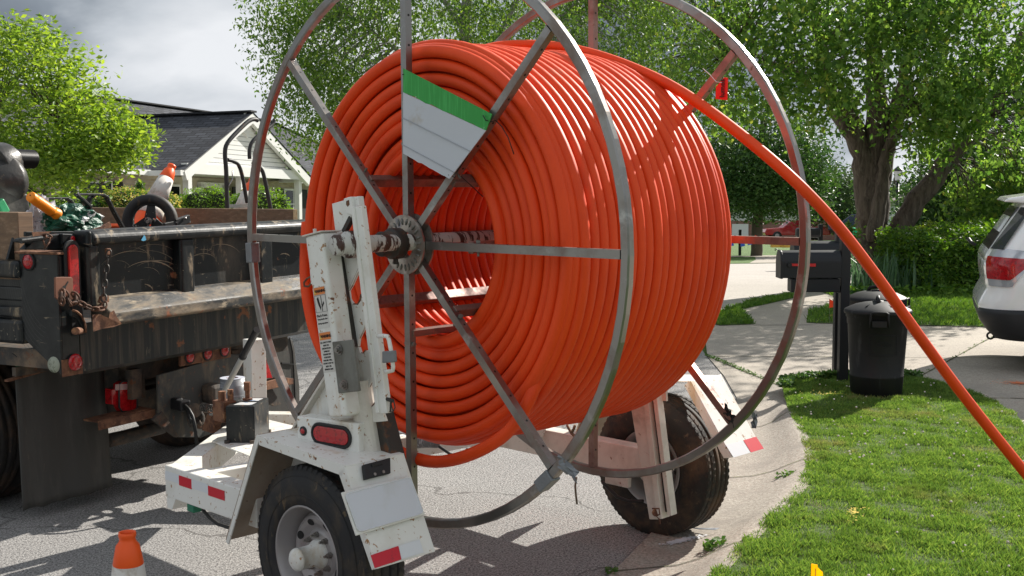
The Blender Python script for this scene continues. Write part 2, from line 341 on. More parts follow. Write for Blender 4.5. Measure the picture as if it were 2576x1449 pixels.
# joints in the slab
def strip(mb,p,q,wd,z):
    p=Vector((*p,z));q=Vector((*q,z));n=(q-p).cross(Vector((0,0,1))).normalized()*wd/2
    mb.add([p-n,p+n,q+n,q-n],[(0,1,2,3)])
m_joint=mat('joint_dirt',(.075,.07,.05),.95,layers=[((.14,.15,.05),9,.45,.6)])
jb=MB(); 
for a,b in (((3.78,11.2),(6.35,15.2)),((2.13,12.9),(2.5,10.95)),((4.0,10.35),(12,9.2)),((3.8,8.75),(9,8.3)),((2.13,12.9),(12,12.2))):
    p,q=Vector(a),Vector(b); n=int((q-p).length/.12)
    for i in range(n):
        u=p.lerp(q,i/n)+Vector((0,random.uniform(-.006,.006))); v=p.lerp(q,(i+1)/n); strip(jb,u,v,random.uniform(.010,.024),.013)
kind(obj('slab_joint',jb,m_joint),'structure')
# rolled kerb and gutter: a swept profile
GE=[(-2.2,-3),(-.75,1),(.06,3.2),(.55,4.5),(.90,5.36),(1.25,6.07),(1.62,6.82),(1.85,7.35),(1.97,7.85),(2.10,8.7),(2.20,9.4),(2.30,9.95),(2.36,10.3),(2.45,10.69)]
def resample(P,n):
    P=[Vector(p) for p in P]; d=[0]
    for a,b in zip(P,P[1:]): d.append(d[-1]+(b-a).length)
    o=[]
    for i in range(n):
        t=d[-1]*i/(n-1); k=max(j for j in range(len(P)) if d[j]<=t+1e-9); k=min(k,len(P)-2)
        o.append(P[k].lerp(P[k+1],(t-d[k])/(d[k+1]-d[k])))
    return o
def smooth(P,it=3):
    for _ in range(it): P=[P[0]]+[(P[i-1]+P[i]*2+P[i+1])/4 for i in range(1,len(P)-1)]+[P[-1]]
    return P
n=90; KL=smooth(resample(KERB[:10],n)); GL=smooth(resample(GE,n))
kb=MB(); prof=[(0,.006),(.05,.005),(.28,-.004+.008),(.5,.012),(.68,.035),(.84,.075),(.95,.098),(1.0,.10),(1.12,.09)]
vs=[];m_=len(prof)
for i in range(n):
    fl=1-min(1,max(0,(KL[i].y-9.2)/.9)) # flattens into the driveway apron
    for t,z in prof: p=KL[i].lerp(GL[i],t); vs.append((p.x,p.y,max(.012,z*fl)+.004))
kb.add(vs,[(i*m_+j,i*m_+j+1,(i+1)*m_+j+1,(i+1)*m_+j) for i in range(n-1) for j in range(m_-1)],True)
kind(obj('kerb_and_gutter',kb,m_gutter),'structure')
jb=MB()
for t in (.33,.50,.655,.79,.9):
    i=int(t*(n-1)); 
    for j in range(m_-2):
        a=Vector(vs[i*m_+j])+Vector((0,0,.004)); b=Vector(vs[i*m_+j+1])+Vector((0,0,.004)); w_=Vector((.0,.005,0))
        jb.add([a-w_,a+w_,b+w_,b-w_],[(0,1,2,3)])
kind(obj('gutter_joint',jb,m_joint),'structure')
# front lawn lobe between kerb and driveway
LA=[(g.x,g.y) for g in GL[::3]]+[(2.45,10.69),(3.05,11.0),(3.62,11.13),(3.80,10.95),(3.93,10.4),(3.97,9.8),(3.93,9.2),(3.79,8.7),(3.55,8.15),(3.4,7.2),(3.4,-3)]
def bumpz(x,y): return .10+.012*math.sin(1.7*x+.6)*math.sin(1.3*y)+.006*math.sin(5*x)*math.cos(4*y)
def inside(px,py,P):
    P=np.array(P); r=np.zeros(len(px),bool); j=len(P)-1
    for i in range(len(P)):
        xi,yi=P[i];xj,yj=P[j]; c=((yi>py)!=(yj>py))&(px<(xj-xi)*(py-yi)/(yj-yi+1e-12)+xi); r^=c; j=i
    return r
lw=sheet('front_lawn',LA,m_soil,.095)
# skirt of the lawn edge down to the slab
sk=MB(); P=LA[len(GL[::3]):-1]
for a,b in zip(P,P[1:]): sk.add([(*a,0),(*b,0),(*b,.095),(*a,.095)],[(0,1,2,3)])
kind(obj('lawn_edge_soil',sk,m_soil),'structure')
# lawn behind the driveway, verge by the street, footpath
LB=[(3.95,15.9),(6.9,15.2),(25,13.7),(45,26.5),(34,27.5),(17,26.8),(9.2,24.2),(7.0,22.0),(5.3,20.6),(5.3,19.2),(4.9,18.2),(4.3,17.2)]
LC=[(2.75,15.65),(3.25,15.8),(3.3,16.7),(3.4,17.6),(3.9,18.3),(4.7,19.5),(5.0,20.3),(3.9,18.95),(3.0,17.3),(2.55,16.2)]
PATH=[(3.2,15.7),(4.0,15.7),(4.35,17.2),(4.95,18.2),(5.35,19.2),(5.3,20.9),(4.9,20.3),(4.7,19.5),(3.9,18.3),(3.4,17.6),(3.25,16.7)]
sheet('side_lawn',LB,m_soil,.0165); sheet('verge',LC,m_soil,.0145); sheet('footpath',PATH,m_concrete,.0125)
sheet('far_lawn',[(-9,31),(2,33.9),(8.2,36.2),(16,37.9),(30,40.9),(60,42.5),(120,300),(-60,300)],m_lawnfar,.014)
pp=[(7.2,36.1),(9.3,36.6),(10.3,41),(11.5,47),(9.6,47),(8.2,40)]
sheet('far_footpath',pp,m_concrete,.020)
sheet('far_pavement',[(-9,41),(30,48.5),(30,49.6),(-9,42.2)],m_concrete,.026)

def blades(name,P,dens,h,wd,m,zf,keep=None,seed=1,near=None):
    g=np.random.default_rng(seed); P_=np.array(P); x0,y0=P_.min(0);x1,y1=P_.max(0)
    if near: x0=max(x0,near[0]);x1=min(x1,near[1]);y0=max(y0,near[2]);y1=min(y1,near[3])
    k=int((x1-x0)*(y1-y0)*dens); x=g.uniform(x0,x1,k);y=g.uniform(y0,y1,k)
    # clumping
    cl=np.sin(x*7.3+np.sin(y*5.1)*1.7)*np.sin(y*8.7+np.sin(x*6.3)*1.9)+.6*np.sin(x*23+y*17)*np.sin(y*21-x*13)
    ok=inside(x,y,P)&(np.abs(x)<y*.47+.35)&(g.random(k)<.62+.38*np.clip(cl,-1,1)); x=x[ok];y=y[ok];cl=cl[ok];k=len(x)
    z=zf(x,y); hh=h*g.uniform(.45,1.15,k)*(1+.35*np.clip(cl,-1,1)); a=g.uniform(0,2*np.pi,k); ln=g.uniform(.1,.9,k)*hh; b=g.uniform(0,2*np.pi,k)
    dx=np.cos(a)*wd/2*g.uniform(.6,1.4,k);dy=np.sin(a)*wd/2
    base=np.stack([x,y,z],1); off=np.stack([dx,dy,0*x],1); lean=np.stack([np.cos(b)*ln,np.sin(b)*ln,hh],1)
    mid=base+lean*np.array([.38,.38,.6]); v=np.concatenate([base-off,base+off,mid+off*.8,base+lean],1).reshape(-1,3)
    # quad: base-,base+,mid,tip
    f=np.arange(4*k).reshape(-1,4); return kind(np_obj(name,v,f,m),'stuff')
zA=lambda x,y: np.full_like(x,.092)
kind(blades('lawn_grass',LA,24000,.029,.0045,m_blade,zA,near=(-1.5,4.2,3.6,11.2)),'stuff','short green lawn grass with clover beside the gutter','grass')
ed=[(3.05,11.0),(3.62,11.13),(3.80,10.95),(3.93,10.4),(3.97,9.8),(3.93,9.2),(3.79,8.7)]
kind(blades('side_lawn_grass',LB,2600,.06,.012,m_blade2,lambda x,y:np.full_like(x,.02)-SL*np.maximum(y-22,0),seed=2,near=(3,13,15,24)),'stuff','mown grass beyond the driveway in front of the hedge','grass')
kind(blades('verge_grass',LC,4500,.06,.012,m_blade2,lambda x,y:np.full_like(x,.02),seed=3),'stuff','narrow grass verge between footpath and street','grass')
# clover heads, fallen leaves and weeds in the joints
def clover():
    g=np.random.default_rng(5); mb=MB(); pts=[]
    while len(pts)<210:
        x=g.uniform(.6,4);y=g.uniform(4.6,11.1)
        if g.random()<(.35+.65*(abs(x-2.9)<.8)) and inside(np.array([x]),np.array([y]),LA)[0]: pts.append((x,y))
    for x,y in pts:
        r=g.uniform(.004,.0095); z=.092+g.uniform(.035,.05)
        mb.lathe([(0,-r*.7),(r*.8,-r*.4),(r,0),(r*.7,r*.6),(0,r*.85)],(x,y,z),n=6)
    return mb
m_clover=mat('clover_white',(.62,.57,.50),.8,island=.3)
kind(obj('clover_flowers',clover(),m_clover),'stuff','small white clover flowers scattered in the lawn','clover')
def leafy(x,y,z,r,n,h,mb,g,s=.02):
    for _ in range(n):
        a=g.uniform(0,6.28);d=r*math.sqrt(g.random()); p=Vector((x+d*math.cos(a),y+d*math.sin(a),z+g.uniform(0,h))); u=Vector((g.normal(),g.normal(),g.normal()*.5)).normalized()*s*g.uniform(.6,1.3); v=u.cross(Vector((g.normal(),g.normal(),g.normal()+1))).normalized()*s*.5
        mb.add([p-u,p+v,p+u,p-v],[(0,1,2,3)])
m_weed=mat('weed_leaf',(.07,.15,.03),.6,island=.35,trans=.3)
wb=MB(); g=np.random.default_rng(11)
for i,t in enumerate(np.linspace(.40,.66,60)):
    p=KL[int(t*(n-1))]
    if g.random()<.78*(1-(abs(t-.52)<.025)*.9): leafy(p.x+g.uniform(-.02,.01),p.y+g.uniform(-.03,.03),.008,.035,26,.02,wb,g,.012)
for j in range(40):
    t=j/39; leafy(2.13+.37*t+g.uniform(-.02,.02),12.9-1.95*t,.015,.03,int(20*(1-t)+4),.02,wb,g,.012)
for j in range(14): t=j/13; leafy(3.78+2.57*t,11.2+4*t,.015,.03,6,.015,wb,g,.012)
for x,y,k,r in ((1.72,7.33,90,.07),(1.05,5.93,80,.08),(1.9,7.3,30,.05)): leafy(x,y,.04,r,k,.05,wb,g,.022)
kind(obj('weeds_in_joints',wb,m_weed),'stuff','small weeds growing along the gutter edge and slab joints','weeds')
# broad leafed rim of the lawn by the driveway
wb=MB()
for j in range(560):
    t=g.random(); k=g.integers(0,5); P=[(2.40,10.4),(2.5,10.75),(2.75,10.9),(3.05,11.0),(3.4,11.06),(3.75,11.0)]; a,b=P[k],P[k+1]; leafy(a[0]+(b[0]-a[0])*t,a[1]+(b[1]-a[1])*t-.03,.10,.06,3,.05,wb,g,.03)
kind(obj('broadleaf_edge',wb,m_weed),'stuff','broad leafed weeds along the top edge of the lawn','weeds')
# sprayed marks on the ground
def splat(name,c,z,r,m,k,seed,stretch=(1,1),rot=0):
    g=np.random.default_rng(seed); mb=MB()
    for _ in range(k):
        a,d=g.uniform(0,6.28),r*abs(g.normal())*.55; x,y=d*math.cos(a)*stretch[0],d*math.sin(a)*stretch[1]; x,y=x*math.cos(rot)-y*math.sin(rot),x*math.sin(rot)+y*math.cos(rot)
        q=g.uniform(.003,.008); mb.add([(c[0]+x+q*math.cos(t),c[1]+y+q*math.sin(t),z) for t in np.arange(5)*1.2566],[(0,1,2,3,4)]); z+=.000004
    return kind(obj(name,mb,m),'stuff')
m_spray=mat('orange_spray',(.75,.20,.07),.8); m_yspray=mat('yellow_spray',(.50,.37,.03),.8); m_wspray=mat('white_spray',(.62,.63,.66),.8)
p=G(2560,962,.02); kind(splat('orange_paint_spot',(p.x,p.y),.016,.14,m_spray,420,1,(1.4,1)),'stuff','orange sprayed spot on the driveway slab','paint mark')
for i,(x,y) in enumerate(((2110,1145+0),)): pass
p=G(2150,1282,.14); kind(splat('yellow_paint_mark',(p.x,p.y),.128,.06,m_yspray,55,2,(.9,3.4),-.35),'stuff','yellow sprayed streak on the lawn grass','paint mark')
p=G(2085,985,.14); kind(splat('faded_yellow_mark',(p.x,p.y),.126,.10,m_yspray,70,3,(2,1)),'stuff','faint yellow sprayed patch on the grass by the bin','paint mark')
p=G(1715,1360,.02); kind(splat('white_paint_mark',(p.x,p.y),.022,.05,m_wspray,900,4,(2.3,.5),.62),'stuff','white sprayed dash on the gutter beside the right tyre','paint mark')
p=G(2110,800,.05); kind(splat('orange_grass_mark',(p.x,p.y),.09,.18,m_spray,160,6,(1,.8)),'stuff','orange sprayed mark on the grass beside the footpath','paint mark')
# ================================================================ CABLE REEL AND CONDUIT
CZ=1.645; CT=(TO.x,TO.y,0); RY=-YAW
X_=Vector((1,0,0)); Y_=Vector((0,1,0)); Z_=Vector((0,0,1))
reel=thing('cable_reel','large open steel spoked reel holding the orange conduit on the white trailer','cable reel',CT,RY)
RR=1.205
for a in (0,1.215):
    obj('hoop',MB().ring((0,a,CZ),X_,Z_,Y_,RR,.042,.036,72),m_steel,reel)
    for k in range(8):
        t=math.radians(45*k)+.003; d=Vector((math.cos(t),0,math.sin(t))); up=Vector((0,1,0))
        sb=MB().bar(Vector((0,a,CZ))+d*.10,Vector((0,a,CZ))+d*(RR-.022),.034,.034,up); nf=len(sb.f)
        # punched holes along the inner face
        nrm=Vector((-math.sin(t),0,math.cos(t)))
        for s_ in (1,-1):
            for r_ in np.arange(.22,1.1,.125): 
                c=Vector((0,a,CZ))+d*r_+nrm*.0173*s_; sb.cyl(c,c+nrm*.0008*s_,.0052,8)
        marked(obj('spoke',sb,m_steel if a==0 else m_steel_red,reel),nf,m_ink)
    # hub plates
    for dy,r_ in ((-.024,.128),(.024,.132)):
        P=[(r_,dy-.004),(r_,dy+.004),(.058,dy+.004),(.058,dy-.004)]
        obj('hub_plate',MB().lathe(P,(0,a,CZ),Y_,48,False,True),mat('heat_tinted_steel%d'%(a>0)+('b' if dy>0 else ''),(.38,.34,.30),.33,.85,layers=[((.13,.09,.07),6,.45,.65),((.10,.13,.22),9,.62,.72),(RUST,16,.6,.7)],bump=(20,.3,.01)),reel)
hb=MB()
for k in range(12):
    t=math.radians(30*k+12); c=Vector((.098*math.cos(t),-.030,CZ+.098*math.sin(t)))
    for o in (-.012,.012):
        p=c+Vector((-math.sin(t)*o,0,math.cos(t)*o)); e=Vector((math.cos(t),0,math.sin(t)))*.014; hb.tube([p-e,p,p+e],[.002,.0055,.002],6)
obj('weld_bead',hb,m_grey,reel)
for k in range(8):   # core bars between the two flanges
    t=math.radians(45*k); d=Vector((math.cos(t),0,math.sin(t)))*.385
    bb=obj('core_bar',MB().bar(Vector((0,.0,CZ))+d,Vector((0,1.215,CZ))+d,.05,.03,d),m_steel_red,reel,.003)
    e=Vector((-math.sin(t),0,math.cos(t))); c=Vector((0,.0,CZ))+d*1.12+e*0; obj('bolt',MB().cyl(c+e*.022,c-e*.034,.005,8).cyl(c+e*.02,c+e*.032,.010,6),m_grey,bb)
m_tapes=m_tape
def wrapband(p,q,w_,par,nm='tape_wrap'):
    return obj(nm,MB().bar(p,q,w_,w_,(0,1,0)),m_tapes,par,.004)
for ang,a,L_ in ((181.5,0,.10),(-50,0,.09)):
    t=math.radians(ang); t2=t+L_/RR; c=Vector((0,a,CZ)); 
    wrapband(c+Vector((math.cos(t),0,math.sin(t)))*RR,c+Vector((math.cos(t2),0,math.sin(t2)))*RR,.052,reel)
c=TA(1395,1150,.0); 
def crumple(cx,s,m,parent,seed=1,name='tape_flap'):
    g=np.random.default_rng(seed); mb=MB(); n_=6; vs=[]
    for i in range(n_):
        for j in range(n_): vs.append((cx[0]+s[0]*(i/(n_-1)-.5)+g.normal()*.004,cx[1]+g.normal()*.006,cx[2]+s[1]*(j/(n_-1)-.5)+g.normal()*.004+s[2]*(i/(n_-1)-.5)))
    mb.add(vs,[(i*n_+j,i*n_+j+1,(i+1)*n_+j+1,(i+1)*n_+j) for i in range(n_-1) for j in range(n_-1)]); return obj(name,mb,m,parent)
crumple(TA(1428,1180,-.02),(.10,.05,-.05),m_tape,reel,2); crumple(TA(1898,1058,1.22),(.025,.07,0),m_tape,reel,3); crumple(TA(1835,1045,1.2),(.06,.06,-.05),m_ink,reel,4)

# ---- conduit: every turn of the coil, one loose loop and the free end
def coil():
    mb=MB(); g=np.random.default_rng(3); r=.0272; NS=88
    def loop(R,a,dr=.004,da=.006,cz=CZ-.008,sag=0,a2=None):
        ph=g.uniform(0,6.28,4); am=g.uniform(.3,1,4); P=[]
        for k in range(NS):
            t=2*math.pi*k/NS
            wob=dr*(am[0]*math.sin(2*t+ph[0])+am[1]*math.sin(3*t+ph[1])); wa=da*(am[2]*math.sin(t+ph[2])+am[3]*math.sin(2*t+ph[3]))
            rr=R+wob+sag*max(0,-math.sin(t))**2
            P.append((rr*math.cos(t),a+wa,cz+rr*math.sin(t)))
        mb.tube(P,r,12,True)
    n=19; a0,a1=.115,1.105
    for i in range(n):       # outside layer
        a=a0+(a1-a0)*i/(n-1); R=.842+.020*min(1,i/6)+ (.005 if i>12 else 0)+g.normal()*.001
        loop(R,a,.0013,.0028)
        if i>0: loop(R-.052,a-(a1-a0)/(n-1)/2,.002,.002)
    for i in range(n): loop(.425,a0+.02+(a1-a0-.04)*i/(n-1),.003,.004)  # inside layer
    for i in range(n-1): loop(.472,a0+.045+(a1-a0-.04)*i/(n-1),.003,.003)
    K=8
    for j in range(K):       # near and far faces
        R=.430+(.834-.430)*j/(K-1); jit=[.048,.052,.034,.036,.018,.022,.004,-.008][j]
        loop(R,a0-.018+jit,.0022,.003)
        loop(R+.028,a0+.044+jit,.003,.003)
        loop(R,a1+.01+g.normal()*.006,.005,.005); loop(R+.034,a1-.03,.003,.003)
    # loose loop hanging under the near end
    P=[]
    pts=[(900,820),(918,960),(960,1100),(1060,1158),(1160,1152),(1270,1095),(1330,1010),(1372,900)]
    for (x,y),a in zip(pts,(.12,.06,.03,.03,.03,.04,.08,.14)): P.append(TA(x,y,a))
    P=[Vector(p) for p in smooth(resample3(P,40),2)]
    mb.tube(P,r,12)
    pts=[(772,560),(768,700),(790,830),(835,930),(890,1000)]
    P=smooth(resample3([TA(x,y,a) for (x,y),a in zip(pts,(.10,.05,.03,.05,.12))],30),2); mb.tube(P,r,12)
    # free end: leaves the top of the coil and runs out between the hoops toward the right
    pts=[(1150,150,5.75),(1240,118,5.85),(1310,113,5.85),(1400,117,5.8),(1500,138,5.7),(1600,174,5.6),(1700,222,5.45),(1800,290,5.28),(1900,368,5.1),(2000,455,4.95),(2100,560,5.0),(2200,688,5.15),(2300,828,5.3),(2400,964,5.4),(2500,1092,5.46),(2576,1186,5.5),(2680,1320,5.55),(2790,1470,5.6),(2890,1620,5.62)]
    def tl(P): P=P-TO; return Vector((P.dot(TH_),P.dot(TA_),P.z))
    P=[tl(D(x,y,Y)) for x,y,Y in pts]; P=smooth(resample3(P,110),3); mb.tube(P,r*.92,14)
    return mb
def resample3(P,n):
    P=[Vector(p) for p in P]; d=[0]
    for a,b in zip(P,P[1:]): d.append(d[-1]+(b-a).length)
    o=[]
    for i in range(n):
        t=d[-1]*i/(n-1); k=0
        while k<len(P)-2 and d[k+1]<t: k+=1
        u=(t-d[k])/(d[k+1]-d[k]); p0=P[max(k-1,0)];p1=P[k];p2=P[k+1];p3=P[min(k+2,len(P)-1)]
        o.append(.5*((2*p1)+(p2-p0)*u+(2*p0-5*p1+4*p2-p3)*u*u+(-p0+3*p1-3*p2+p3)*u**3))
    return o
co=obj('conduit_coil',coil(),m_orange); co.location=CT; co.rotation_euler=(0,0,RY)
tag(co,'thick bright orange plastic conduit wound in many turns on the steel reel','conduit')

# ---- corrugated plastic panel tied to the near spokes
pn=thing('tied_panel','torn white corrugated plastic panel with a green top band tied to the reel spokes','panel',CT,RY)
m_cgreen=mat('panel_green',(.03,.30,.05),.45,layers=[((.05,.38,.08),(60,1,3),.5,.6),((.45,.55,.48),28,.70,.73)]); m_cwhite=mat('panel_white',(.52,.54,.58),.5,layers=[((.42,.38,.33),4,.62,.75),((.30,.27,.24),12,.68,.74)])
A0=-.045
def edge(p,q,n_,s,seed):
    g=np.random.default_rng(seed); return [Vector(p).lerp(Vector(q),i/n_)+Vector((0,0,g.normal()*s if 0<i<n_ else 0)) for i in range(n_+1)]
q1,q2,q3,q4=TA(1014,172,A0),TA(1237,287,A0),TA(1130,450,A0-.005),TA(1014,386,A0)
g1,g2=TA(1014,232,A0),TA(1222,328,A0)
obj('green_band',MB().prism(edge(g1,g2,14,.003,1)+[q2]+[q1],(0,.004,0)),m_cgreen,pn)
wq=obj('white_panel',MB().prism([q4+Vector((0,0,0))]+edge(q4,q3,12,.0012,2)[1:]+edge(g2,g1,14,.0015,1)[::-1][::1][0:0]+[g2-Vector((0,0,.0005))]+[g1-Vector((0,0,.0005))],(0,.004,0)),m_cwhite,pn)
rb=MB()
for k in (.42,.86): 
    p=g1.lerp(q4,k)+Vector((0,-.003,0)); q=g2.lerp(q3,k)+Vector((0,-.003,0)); rb.bar(p,q,.0022,.003,(0,0,1))
obj('crease',rb,mat('crease_grey',(.36,.37,.4),.6),wq)
zt=MB().tube([TA(1215,290,A0-.006),TA(1222,303,A0-.012),TA(1238,306,-.03),TA(1247,303,.0),TA(1262,318,.02),TA(1278,345,.02),TA(1293,388,.03)],.0022,6)
obj('zip_tie',zt,m_ink,pn); zt=MB().tube([TA(1128,440,A0-.006),TA(1143,446,-.02),TA(1155,440,.02),TA(1180,462,.06),TA(1215,495,.12)],.002,6)
obj('zip_tie',zt,m_ink,pn); zt=MB().tube([TA(1012,188,A0-.006),TA(1026,184,-.03),TA(1040,190,.02)],.002,6)
obj('zip_tie',zt,m_ink,pn)
# ---- red tag on the far hoop
tg=thing('red_tag','small red tag lettered in black hanging by a white tie from the far right spoke','tag',CT,RY)
a_=1.185; t0,t1,t2,t3=TA(1800,249,a_),TA(1829,252,a_),TA(1831,196,a_),TA(1818,195,a_)
t3=TA(1801,218,a_)
obj('tag_card',MB().prism([t0,t1,t2,TA(1822,194,a_),t3],(0,.003,0)),mat('tag_red',(.75,.018,.012),.45),tg)
o_=TA(1817,222,a_-.004); text('lumos',.034,o_,(0,0,1),(-1,0,0),m_ink,tg,bold=.02)
obj('white_tie',MB().tube([TA(1768,172,a_),TA(1788,190,a_),TA(1802,206,a_-.01),TA(1816,208,a_-.01)],.0018,6),m_whitetape,tg)
# ================================================================ TRAILER (local frame: x back, y across away from the viewer, z up)
tr=thing('reel_trailer','chipped white single axle trailer carrying the orange reel, hitched behind the truck','trailer',CT,RY)
def px_c3(x,y): return (566+.4775*x,440+.4775*y)
def px_c4(x,y): return (408.8+.3489*x,943.5+.3489*y)
def px_c5(x,y): return (1384+.3473*x,880+.3473*y)
def px_cr(x,y): return (1006+.3418*x,1069+.3418*y)
def px_cz(x,y): return (408.8+.1953*x,849+.1953*y)
def px_cw(x,y): return (754.7+.2387*x,471.7+.2387*y)
# ---- wheels
def wheel(c,out,muddy):   # out: -1 rim faces the viewer side
    w_=bpy.data.objects.new('wheel',None); COL.objects.link(w_); w_.parent=tr; w_.location=c; w_.empty_display_size=.1
    R=.378; W=.235; o=out
    prof=[(.205,-.095),(.212,-.112),(.25,-.122),(.30,-.124),(.335,-.117),(.355,-.104),(.368,-.098)]
    tread=[(.376,-.094)]
    for g0 in (-.062,-.022,.022,.062): tread+=[(.378,g0-.005),(.368,g0-.004),(.368,g0+.004),(.378,g0+.005)]
    tread+=[(.376,.094)]
    prof=prof+tread+[(r,-z) for r,z in prof[::-1]]
    ty=MB().lathe(prof,(0,0,0),Y_,128,True)
    # zigzag shoulder lugs
    nb=68
    for s_ in (-1,1):
        for k in range(nb):
            t=2*math.pi*k/nb; t2=t+.5*2*math.pi/nb
            def P(r,z,a): return (r*math.cos(a),z,r*math.sin(a))
            ty.add([P(.3795,s_*.066,t),P(.3795,s_*.066,t2),P(.3785,s_*.096,t2),P(.3785,s_*.096,t),P(.360,s_*.1035,t),P(.360,s_*.1035,t2)],[(0,1,2,3),(3,2,5,4)])
            t3=t+.3*2*math.pi/nb
            ty.add([P(.3795,s_*.027,t3),P(.3795,s_*.027,t3+.07),P(.3795,s_*.056,t3+.055),P(.3795,s_*.056,t3-.015)],[(0,1,2,3)])
    for rr_ in (.338,.262): ty.lathe([(rr_-.003,o*.121 if rr_<.3 else o*.1165),(rr_,o*.1265 if rr_<.3 else o*.1195),(rr_+.003,o*.121 if rr_<.3 else o*.116)],(0,0,0),Y_,96)
    obj('tyre',ty,m_tyremud if muddy else m_tyre,w_)
    # rim: outer lip, stepped barrel, dished disc with hand holes
    q=lambda z:o*z
    pr=[(.212,q(.108)),(.217,q(.112)),(.213,q(.117)),(.205,q(.112)),(.202,q(.088)),(.192,q(.078)),(.190,q(.045)),(.178,q(.030)),(.176,q(-.10)),(.205,q(-.11))]
    rim=obj('rim',MB().lathe(pr,(0,0,0),Y_,72),m_rim,w_)
    dm=MB(); nd=96; rings=[(.176,.018),(.170,.036),(.160,.050),(.148,.056),(.130,.050),(.112,.038),(.104,.034),(.098,.040),(.088,.046),(.055,.046)]
    holes=[(math.radians(45*k+20),.134) for k in range(8)]
    for i in range(len(rings)-1):
        (r1,z1),(r2,z2)=rings[i],rings[i+1]
        for k in range(nd):
            a1=2*math.pi*k/nd;a2=2*math.pi*(k+1)/nd
            dm.add([(r1*math.cos(a1),q(z1),r1*math.sin(a1)),(r1*math.cos(a2),q(z1),r1*math.sin(a2)),(r2*math.cos(a2),q(z2),r2*math.sin(a2)),(r2*math.cos(a1),q(z2),r2*math.sin(a1))],[(0,1,2,3)],True)
    nf=len(dm.f); hm=dm
    for t,r_ in holes:
        e1=Vector((math.cos(t),0,math.sin(t)));e2=Vector((-math.sin(t),0,math.cos(t))); c0=e1*r_+Vector((0,q(.0545),0)); sl=Vector((0,q(.0),0))
        pts=[]
        for j in range(16):
            b=2*math.pi*j/16; dr=.0145*math.cos(b); zz=q(.0015)+q(.0045 if dr<0 else .0015)*0
            rr=r_+dr; zz=np.interp(rr,[r for r,_ in rings[::-1]],[z for _,z in rings[::-1]])
            pts.append(e1*rr+e2*.0205*math.sin(b)+Vector((0,q(zz+.0022),0)))
        hm.add(pts,[tuple(range(16))])
    marked(obj('wheel_disc',dm,m_rim,w_),nf,m_ink)
    for k in range(8):
        t=math.radians(45*k+8); c0=Vector((.080*math.cos(t),q(.046),.080*math.sin(t)))
        lg=MB(); lg.cyl(c0,c0+Vector((0,q(.020),0)),.0105,6); lg.cyl(c0,c0+Vector((0,q(.034),0)),.006,8); lg.cyl(c0,c0+Vector((0,q(.006),0)),.013,12); obj('lug_nut',lg,m_steel if not muddy else m_dark,w_)
    if o<0: obj('hub_cap',MB().lathe([(.062,q(.046)),(.060,q(.06)),(.047,q(.075)),(.0455,q(.15)),(.048,q(.152)),(.048,q(.158)),(.045,q(.166)),(.03,q(.178)),(0,q(.181))],(0,0,0),Y_,32),m_white,w_)
    else: obj('hub',MB().lathe([(.0,q(.05)),(.06,q(.05)),(.065,q(-.06)),(.09,q(-.08)),(.09,q(-.11)),(0,q(-.11))],(0,0,0),Y_,24),m_whitedirty,w_)
    return w_
wheel((-.055,-.415,.375),-1,False); wheel((.0,1.79,.375),1,True)
# ---- near fender: sloping front guard, flat top, sloping rear guard with a reflector
FO,FI=-.565,-.27
def fpt(x,y,a): return TA(*px_c4(x,y),a)
fA=fpt(455,1195,FO);fB=fpt(682,432,FO);fC=fpt(1322,650,FO);fD=fpt(1530,1395,FO); fB.z=fC.z=.825; fB.x=-.40; fC.x=.215
fd=MB()
t_=.006
def plate(mb,P,nrm,t):
    n=Vector(nrm).normalized()*t; mb.prism(P,n)
pa,pb,pc,pd=[Vector(p) for p in (fA,fB,fC,fD)]
pa=fpt(462,1195,FO); pb=fpt(682,432,FO); pc=fpt(1322,655,FO); pd=fpt(1530,1390,FO); pd.x=max(pd.x,.455)
def inn(p,a=FI): return Vector((p.x,a,p.z))
plate(fd,[pb,pc,inn(pc),inn(pb)],(0,0,-1),t_)
top=obj('fender_top',fd,m_white,tr,.002)
fd=MB(); plate(fd,[pa+Vector((0,0,0)),pb-Vector((0,0,.004)),inn(pb)-Vector((0,0,.004)),inn(pa)],(-1,0,.4),.010); 
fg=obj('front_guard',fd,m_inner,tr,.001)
obj('guard_edge',MB().prism([pa+Vector((0,-.004,-.004)),pb+Vector((0,-.004,0)),pb+Vector((.028,-.004,0)),pa+Vector((.020,-.004,-.012))],(0,.006,0)),m_white,fg)
obj('fender_lip',MB().prism([pb+Vector((0,-.003,.001)),pc+Vector((0,-.003,.001)),pc+Vector((-.02,-.003,-.042)),pb+Vector((.02,-.003,-.040))],(0,.005,0)),m_white,top)
fd=MB(); pc2=pc-Vector((0,0,.004)); plate(fd,[pc2,pd,inn(pd),inn(pc2)],(-1,0,-.5),.006)
fd.prism([pc2+Vector((0,-.003,0)),pd+Vector((0,-.003,0)),pd+Vector((-.03,-.003,-.012)),pc2+Vector((-.045,-.003,-.03))],(0,.005,0))
rg=obj('rear_guard',fd,m_white,tr,.002)
rn=(pd-pc).cross(Vector((0,1,0))); rn=-rn.normalized() if rn.x<0 else rn.normalized()
def onrear(x,y,off): # photo point on the plane of the rear guard
    d=ray(x,y); o=CO; n=TH_*rn.x+Vector((0,0,1))*rn.z; P0=TO+TH_*pc.x+TA_*pc.y+Vector((0,0,pc.z))+n*off; P=o+d*((P0-o).dot(n)/d.dot(n)); return Vector(((P-TO).dot(TH_),(P-TO).dot(TA_),P.z))
def orr(x,y,off): return onrear(*px_c4(x,y),off)
up_=(pc-pd).normalized()
obj('reflector_tape',MB().prism([orr(1500,1300,.003),orr(1530,1393,.003),orr(1722,1330,.003),orr(1700,1232,.003)],rn*.0006),m_redtape,rg)
